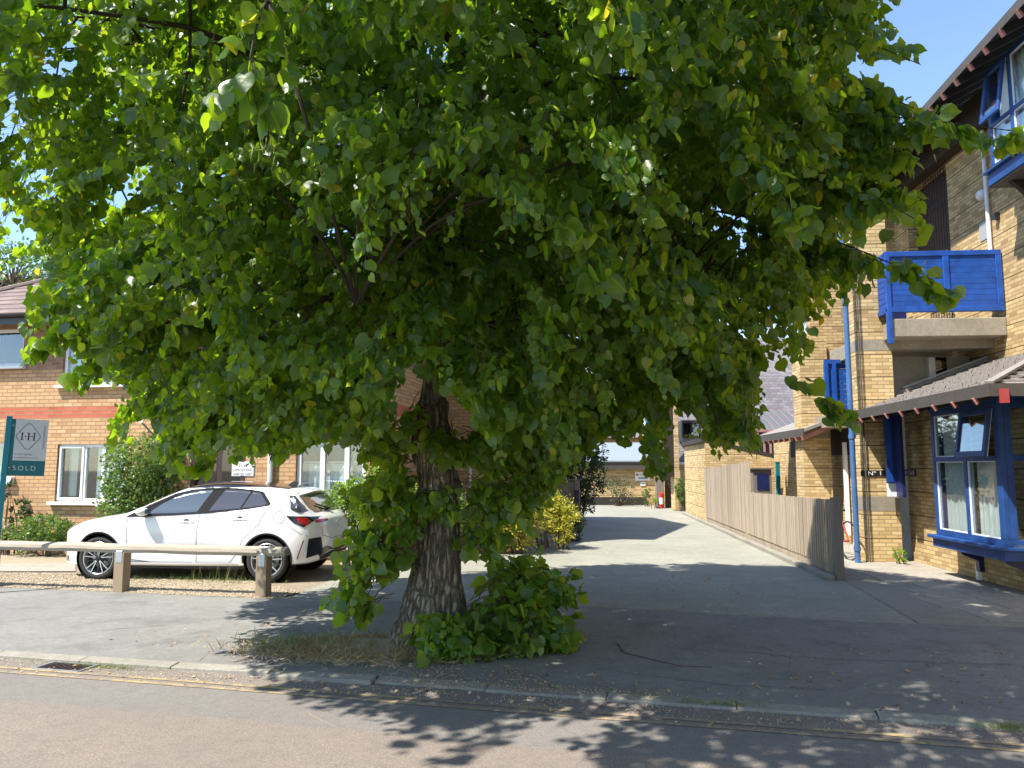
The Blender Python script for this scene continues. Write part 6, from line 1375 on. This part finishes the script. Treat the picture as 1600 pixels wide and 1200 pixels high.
def seam(pts, mode='L', w=.008, mat='seam', name='shut_line'):
    P_ = []
    for a, b in zip(pts, pts[1:]):
        k = max(1, int(math.hypot(b[0]-a[0], b[1]-a[1])/.07))
        for i in range(k): P_.append((lerp(a[0], b[0], i/k), lerp(a[1], b[1], i/k)))
    P_.append(pts[-1]); m = MB(); V_ = []
    for i, p in enumerate(P_):
        a = Vector(P_[max(0, i-1)]); b = Vector(P_[min(len(P_)-1, i+1)]); d = (b-a).normalized(); q = Vector((-d.y, d.x))*w/2
        for s_ in (1, -1):
            x_, z_ = p[0]+q.x*s_, p[1]+q.y*s_; sg = -1 if mode == 'L' else 1
            if mode in 'LR': h_, nn_, _, _ = bvh.ray_cast(Vector((x_, sg*2, z_)), Vector((0, -sg, 0)))
            elif mode == 'B': h_, nn_, _, _ = bvh.ray_cast(Vector((6, x_, z_)), Vector((-1, 0, 0)))
            else: h_, nn_, _, _ = bvh.ray_cast(Vector((x_, z_, 3)), Vector((0, 0, -1)))
            V_.append((h_+nn_*.003) if h_ else Vector((x_, 0, z_)))
    m.add(V_, [(2*i, 2*i+1, 2*i+3, 2*i+2) for i in range(len(P_)-1)]); return m.build(name, mat, CAR, smooth=True)
# dark glasshouse surround, then glass
sur = [(1.33, .925), (1.62, 1.10), (1.95, 1.265), (2.2, 1.325), (2.5, 1.352), (2.9, 1.35), (3.2, 1.325), (3.36, 1.30), (3.56, 1.13), (3.54, 1.10), (3.2, 1.045), (2.6, .985), (2.0, .95)]
for sd_, md_ in ((-1, 'L'), (1, 'R')):
    panel('window_surround', sur, md_, 'trimblack', .008)
    panel('front_side_window', [(1.63, .965), (1.80, 1.12), (2.05, 1.265), (2.3, 1.335), (2.55, 1.35), (2.46, 1.0), (2.1, .975)], md_, 'carglass_dark' if 'carglass_dark' in M else 'sideglass' if 'sideglass' in M else 'carblack', .006) if False else None
M['sideglass'] = paint('side_glass_reflective', (.045, .06, .065), .06, .02, .0, 1, 1.0); M['sideglass'].node_tree.nodes['Principled BSDF'].inputs['Specular IOR Level'].default_value = 1.0
M['privacy'] = paint('privacy_glass', (.04, .04, .045), .07, .02, .0, 1, 1.0)
for md_ in 'LR':
    panel('front_side_window', [(1.66, .975), (1.82, 1.12), (2.05, 1.255), (2.3, 1.308), (2.53, 1.325), (2.44, 1.005), (2.1, .985)], md_, 'sideglass', .012)
    panel('rear_side_window', [(2.62, 1.02), (2.73, 1.327), (2.95, 1.325), (3.16, 1.305), (3.10, 1.055)], md_, 'privacy', .012)
    panel('quarter_window', [(3.13, 1.06), (3.195, 1.30), (3.33, 1.275), (3.50, 1.125), (3.46, 1.10)], md_, 'privacy', .012)
    seam([(1.36, .90), (1.37, .60), (1.40, .33), (1.46, .27), (2.40, .27)], md_); seam([(2.50, .97), (2.47, .7), (2.47, .27)], md_); seam([(2.47, .27), (2.98, .27), (3.10, .40), (3.2, .62), (3.42, .82), (3.54, 1.08)], md_)
    seam([(1.45, .30), (2.0, .245), (3.0, .25)], md_, .012)
    c_ = [(3.73+.085*math.cos(i*math.pi/9), .93+.09*math.sin(i*math.pi/9)) for i in range(19)]; seam(c_, md_, .007)
    seam([(3.70, 1.30), (3.80, 1.10), (3.86, .95)], md_, .006); seam([(3.9, .80), (4.05, .70), (4.15, .66)], md_, .006)
    panel('headlight', [(.05, .66), (.16, .72), (.40, .80), (.60, .845), (.42, .77), (.2, .68), (.07, .62)], md_, 'carblack', .006); panel('headlight_lens', [(.14, .69), (.35, .765), (.45, .795), (.3, .735)], md_, 'lampclear', .010)
    tl = panel('tail_light', [(3.84, .955), (3.98, .95), (4.12, .945), (4.25, .935), (4.25, .90), (4.16, .83), (4.10, .79), (3.96, .85)], md_, 'carblack', .007)
    panel('red_lens', [(3.99, .935), (4.13, .925), (4.17, .89), (4.13, .81), (4.03, .855)], md_, 'lampred', .012, tl)
    seam([(1.35, 1.0-.065), (2.0, .965), (2.6, 1.0), (3.2, 1.055), (3.53, 1.115)], md_, .010, 'steel', 'chrome_strip') if False else None
    # door handles
    sg = -1 if md_ == 'L' else 1
    for hx, hz in ((2.30, .865), (3.13, .905)):
        y = sg*halfw(hx, hz); hd = empty('door_handle'); hd.parent = CAR
        MB().box(hx-.12, hx+.12, y-.012 if sg < 0 else y-.02, y+.02 if sg < 0 else y+.012, hz-.018, hz+.006).build('grip', 'carwhite', hd, bevel=.006)
        m = MB(); m.lathe([(0, sg*.001), (.035, sg*.002), (.05, 0)], 1, (hx, y+sg*.0015, hz-.004), 16); m.build('recess', 'seam', hd)
    # mirror
    mr = empty('wing_mirror'); mr.parent = CAR; y = sg*(halfw(1.62, .95)); ms = MB(); vs, fs = [], []; c_ = Vector((1.66, y+sg*.11, 1.01)); nn1, nn2 = 14, 10
    for i in range(nn1):
        for j in range(nn2+1):
            a = 2*math.pi*i/nn1; b = -math.pi/2+math.pi*j/nn2; vs.append((c_.x+.085*math.cos(b)*math.cos(a)*(1.25 if math.cos(a) < 0 else .95), c_.y+.105*math.sin(b), c_.z+.065*math.cos(b)*math.sin(a)))
    for i in range(nn1):
        for j in range(nn2): fs.append((i*(nn2+1)+j, ((i+1) % nn1)*(nn2+1)+j, ((i+1) % nn1)*(nn2+1)+j+1, i*(nn2+1)+j+1))
    ms.add(vs, fs).build('shell', 'carwhite', mr, smooth=True); MB().box(1.62, 1.72, y-.0 if sg > 0 else y-.10, y+.10 if sg > 0 else y, .925, .955).build('stalk', 'carblack', mr, bevel=.01); MB().box(1.735, 1.744, c_.y-.075, c_.y+.075, .985, 1.05).build('mirror_glass', 'sideglass', mr)
    panel('sill_skirt', [(1.33, .265), (3.16, .275), (3.14, .215), (1.36, .21)], md_, 'carwhite', .018)
    panel('fog_trim', [(.10, .30), (.30, .34), (.32, .25), (.16, .24)], md_, 'carblack', .006)
    panel('rear_reflector', [(4.10, .60), (4.115, .60), (4.03, .33), (4.015, .33)], md_, 'lampred', .008); panel('rear_corner_vent', [(4.17, .62), (4.30, .64), (4.32, .40), (4.14, .34)], md_, 'carblack', .008)
panel('windscreen', [(1.40, -.60), (1.72, -.52), (2.02, -.45), (2.06, 0), (2.02, .45), (1.72, .52), (1.40, .60), (1.36, 0)], 'T', 'sideglass', .010)
panel('roof_panel', [(2.12, -.50), (2.5, -.53), (3.1, -.53), (3.72, -.50), (3.74, 0), (3.72, .50), (3.1, .53), (2.5, .53), (2.12, .50)], 'T', 'carblack', .007)
panel('rear_window', [(3.90, -.60), (3.90, -.3), (3.90, .3), (3.90, .60), (4.08, .64), (4.17, .55), (4.185, .2), (4.185, -.2), (4.17, -.55), (4.08, -.64)], 'T', 'privacy', .010)
panel('rear_quarter_glass', [(3.80, 1.255), (3.90, 1.24), (4.02, 1.12), (4.12, 1.02), (4.02, 1.0), (3.90, 1.05)], 'L', 'privacy', .012)
# tail: panels on the back
seam([(-.62, .86), (-.60, .66), (-.35, .60), (.35, .60), (.60, .66), (.62, .86)], 'B')
panel('tail_lamp_bar', [(-.72, .90), (-.40, .895), (-.40, .865), (-.72, .85)], 'B', 'lampred', .010); panel('tail_lamp_bar', [(.72, .90), (.40, .895), (.40, .865), (.72, .85)], 'B', 'lampred', .010)
panel('number_plate', [(-.26, .56), (.26, .56), (.26, .45), (-.26, .45)], 'B', 'plateyel', .014); panel('rear_diffuser', [(-.70, .42), (-.50, .50), (-.28, .44), (.28, .44), (.50, .50), (.70, .42), (.60, .30), (-.60, .30)], 'B', 'carblack', .010)
bd = MB(); bd.lathe([(.028, -.002), (.034, 0), (.028, .004), (.022, 0), (.028, -.002)], 1, (0, 0, 0), 24); bd = bd.build('badge', 'rimsilver', CAR, smooth=True)
h_, nn_, _, _ = bvh.ray_cast(Vector((6, 0, .80)), Vector((-1, 0, 0))); bd.location = h_+Vector((.01, 0, 0)); bd.rotation_euler = (0, R(0), R(90)); bd.scale = (1.9, 1, 1.5)
# spoiler, wiper, antenna
m = MB(); vs, fs = [], []; 
for i in range(21):
    y = -.60+1.20*i/20; k_ = abs(y)/.6; dx = -.06*k_**3; zt0 = 1.352-.05*k_**2
    for (x_, z_) in ((3.66, zt0-.012), (3.80, zt0-.004), (3.95+dx, zt0-.035), (4.0+dx, zt0-.055), (3.98+dx, zt0-.085), (3.84, zt0-.09)): vs.append((x_, y, z_))
for i in range(20):
    for j in range(6): fs.append((i*6+j, i*6+(j+1) % 6, (i+1)*6+(j+1) % 6, (i+1)*6+j))
fs += [tuple(range(6)), tuple(range(120, 126))[::-1]]; m.add(vs, fs).build('spoiler', 'carwhite', CAR, smooth=False, bevel=.004)
MB().box(3.985, 4.0, -.14, .14, 1.275, 1.287).build('brake_lamp', 'lampred', CAR)
m = MB(); p = bvh.ray_cast(Vector((4.16, 0, 3)), Vector((0, 0, -1)))[0]; q = bvh.ray_cast(Vector((4.08, -.36, 3)), Vector((0, 0, -1)))[0]; m.tube([p+Vector((.02, 0, .02)), q+Vector((.02, 0, .02))], .012, 6); m.box(p.x-.04, p.x+.04, -.05, .05, p.z, p.z+.035); m.build('rear_wiper', 'black', CAR)
m = MB(); m.prism([(3.50, 1.385), (3.66, 1.37), (3.66, 1.44), (3.60, 1.445)], 1, -.02, .02); m.build('roof_aerial', 'carblack', CAR, bevel=.004)
m = MB(); m.box(.9, 3.7, -.7, .7, .16, .30); m.build('underbody', 'black', CAR)
# wheels
def wheel(x, sg):
    w = empty('wheel'); w.parent = CAR; w.location = (x, sg*.79, .318); 
    if sg > 0: w.rotation_euler = (0, 0, math.pi)
    MB().lathe([(.245, .09), (.30, .10), (.318, .07), (.320, 0), (.318, -.07), (.300, -.10), (.262, -.105), (.240, -.09)], 1, (0, 0, 0), 48).build('tyre', 'rubber', w, smooth=True)
    MB().lathe([(.240, -.092), (.244, -.098), (.232, -.10), (.222, -.085), (.205, -.03), (.2, .08), (.245, .09)], 1, (0, 0, 0), 48).build('rim', 'rimsilver', w, smooth=True)
    MB().lathe([(0, -.0), (.15, -.0), (.15, .01), (0, .01)], 1, (0, 0, 0), 32).build('brake_disc', 'steel', w); MB().lathe([(0, .03), (.235, .03), (.235, .035), (0, .035)], 1, (0, 0, 0), 32).build('inner_shadow_disc', 'black', w)
    d_ = MB(); f_ = MB()
    for i in range(5):
        a = i*2*math.pi/5+.3
        for da in (-.20, .20):
            b = a+da; r0, r1 = .045, .235; c0_ = Vector((math.cos(a+da*.4)*r0, -.075, math.sin(a+da*.4)*r0)); c1_ = Vector((math.cos(b)*r1, -.088, math.sin(b)*r1)); d_.bar(c0_, c1_, .020, .028, up=(0, 1, 0)); f_.bar(c0_+Vector((0, -.0155, 0)), c1_+Vector((0, -.0155, 0)), .014, .003, up=(0, 1, 0))
        b = a+math.pi/5; d_.bar((math.cos(b)*.05, -.06, math.sin(b)*.05), (math.cos(b)*.23, -.075, math.sin(b)*.23), .018, .02, up=(0, 1, 0))
    d_.build('spokes', 'rimdark', w); f_.build('spoke_faces', 'rimsilver', w); MB().lathe([(0, -.098), (.028, -.096), (.05, -.08), (.055, -.05)], 1, (0, 0, 0), 20).build('hub_cap', 'rimdark', w, smooth=True)
for x in (.93, 3.57):
    for sg in (-1, 1): wheel(x, sg)
for wxc in (.93, 3.57):
    for sg in (-1, 1): MB().lathe([(.366, sg*.86), (.366, sg*.60), (0, sg*.60)], 1, (wxc, 0, .325), 40).build('wheel_arch_liner', 'black', CAR, smooth=True)
    for sg in (-1, 1):
        vs, fs = [], []
        for i in range(25):
            a = R(-14)+R(208)*i/24
            for r_ in (.362, .385):
                x_, z_ = wxc+r_*math.cos(a), .325+r_*math.sin(a); h_, nn_, _, _ = bvh.ray_cast(Vector((x_, sg*2, z_)), Vector((0, -sg, 0))); vs.append((h_+nn_*.006) if h_ else Vector((x_, sg*.86, z_)))
        for i in range(24): fs.append((2*i, 2*i+1, 2*i+3, 2*i+2))
        MB().add(vs, fs).build('arch_trim', 'carblack', CAR, smooth=True)
# ------------------------------------------------------------------ trees across the street (seen in the window reflections)
def street_tree(x, y, hgt, w, lab):
    t = empty('street_tree', (x, y, 0)); tag(t, lab, 'tree'); P, A = [], []; b = MB(); b.tube([(0, 0, -.1), (.1, .1, hgt*.5), (0, 0, hgt)], [.25, .18, .05], 8)
    for i in range(90):
        u = Vector(rng.normal(0, 1, 3)).normalized()*random.random()**.4; e_ = Vector((u.x*w, u.y*w, hgt*.62+u.z*hgt*.36)); b.tube([(0, 0, hgt*.4), e_*.6+Vector((0, 0, hgt*.2)), e_], [.06, .03, .01], 4)
        for k in range(45): P.append(list(e_+Vector(rng.normal(0, .45, 3)))); A.append(list(Vector(rng.normal(0, 1, 3))))
    b.build('trunk', 'bark', t); P = np.array(P); leaves('crown', P, np.array(A), rng.normal(0, 1, (len(P), 3)), .2*(.7+.6*rng.random(len(P))), 'bush', t, kind='heart')
street_tree(-9, -9, 9, 3.6, 'leafy street tree across the road behind the camera to the left'); street_tree(3, -10, 10, 3.8, 'leafy street tree across the road straight behind the camera'); street_tree(13, -8, 9, 3.6, 'leafy street tree across the road behind the camera to the right')
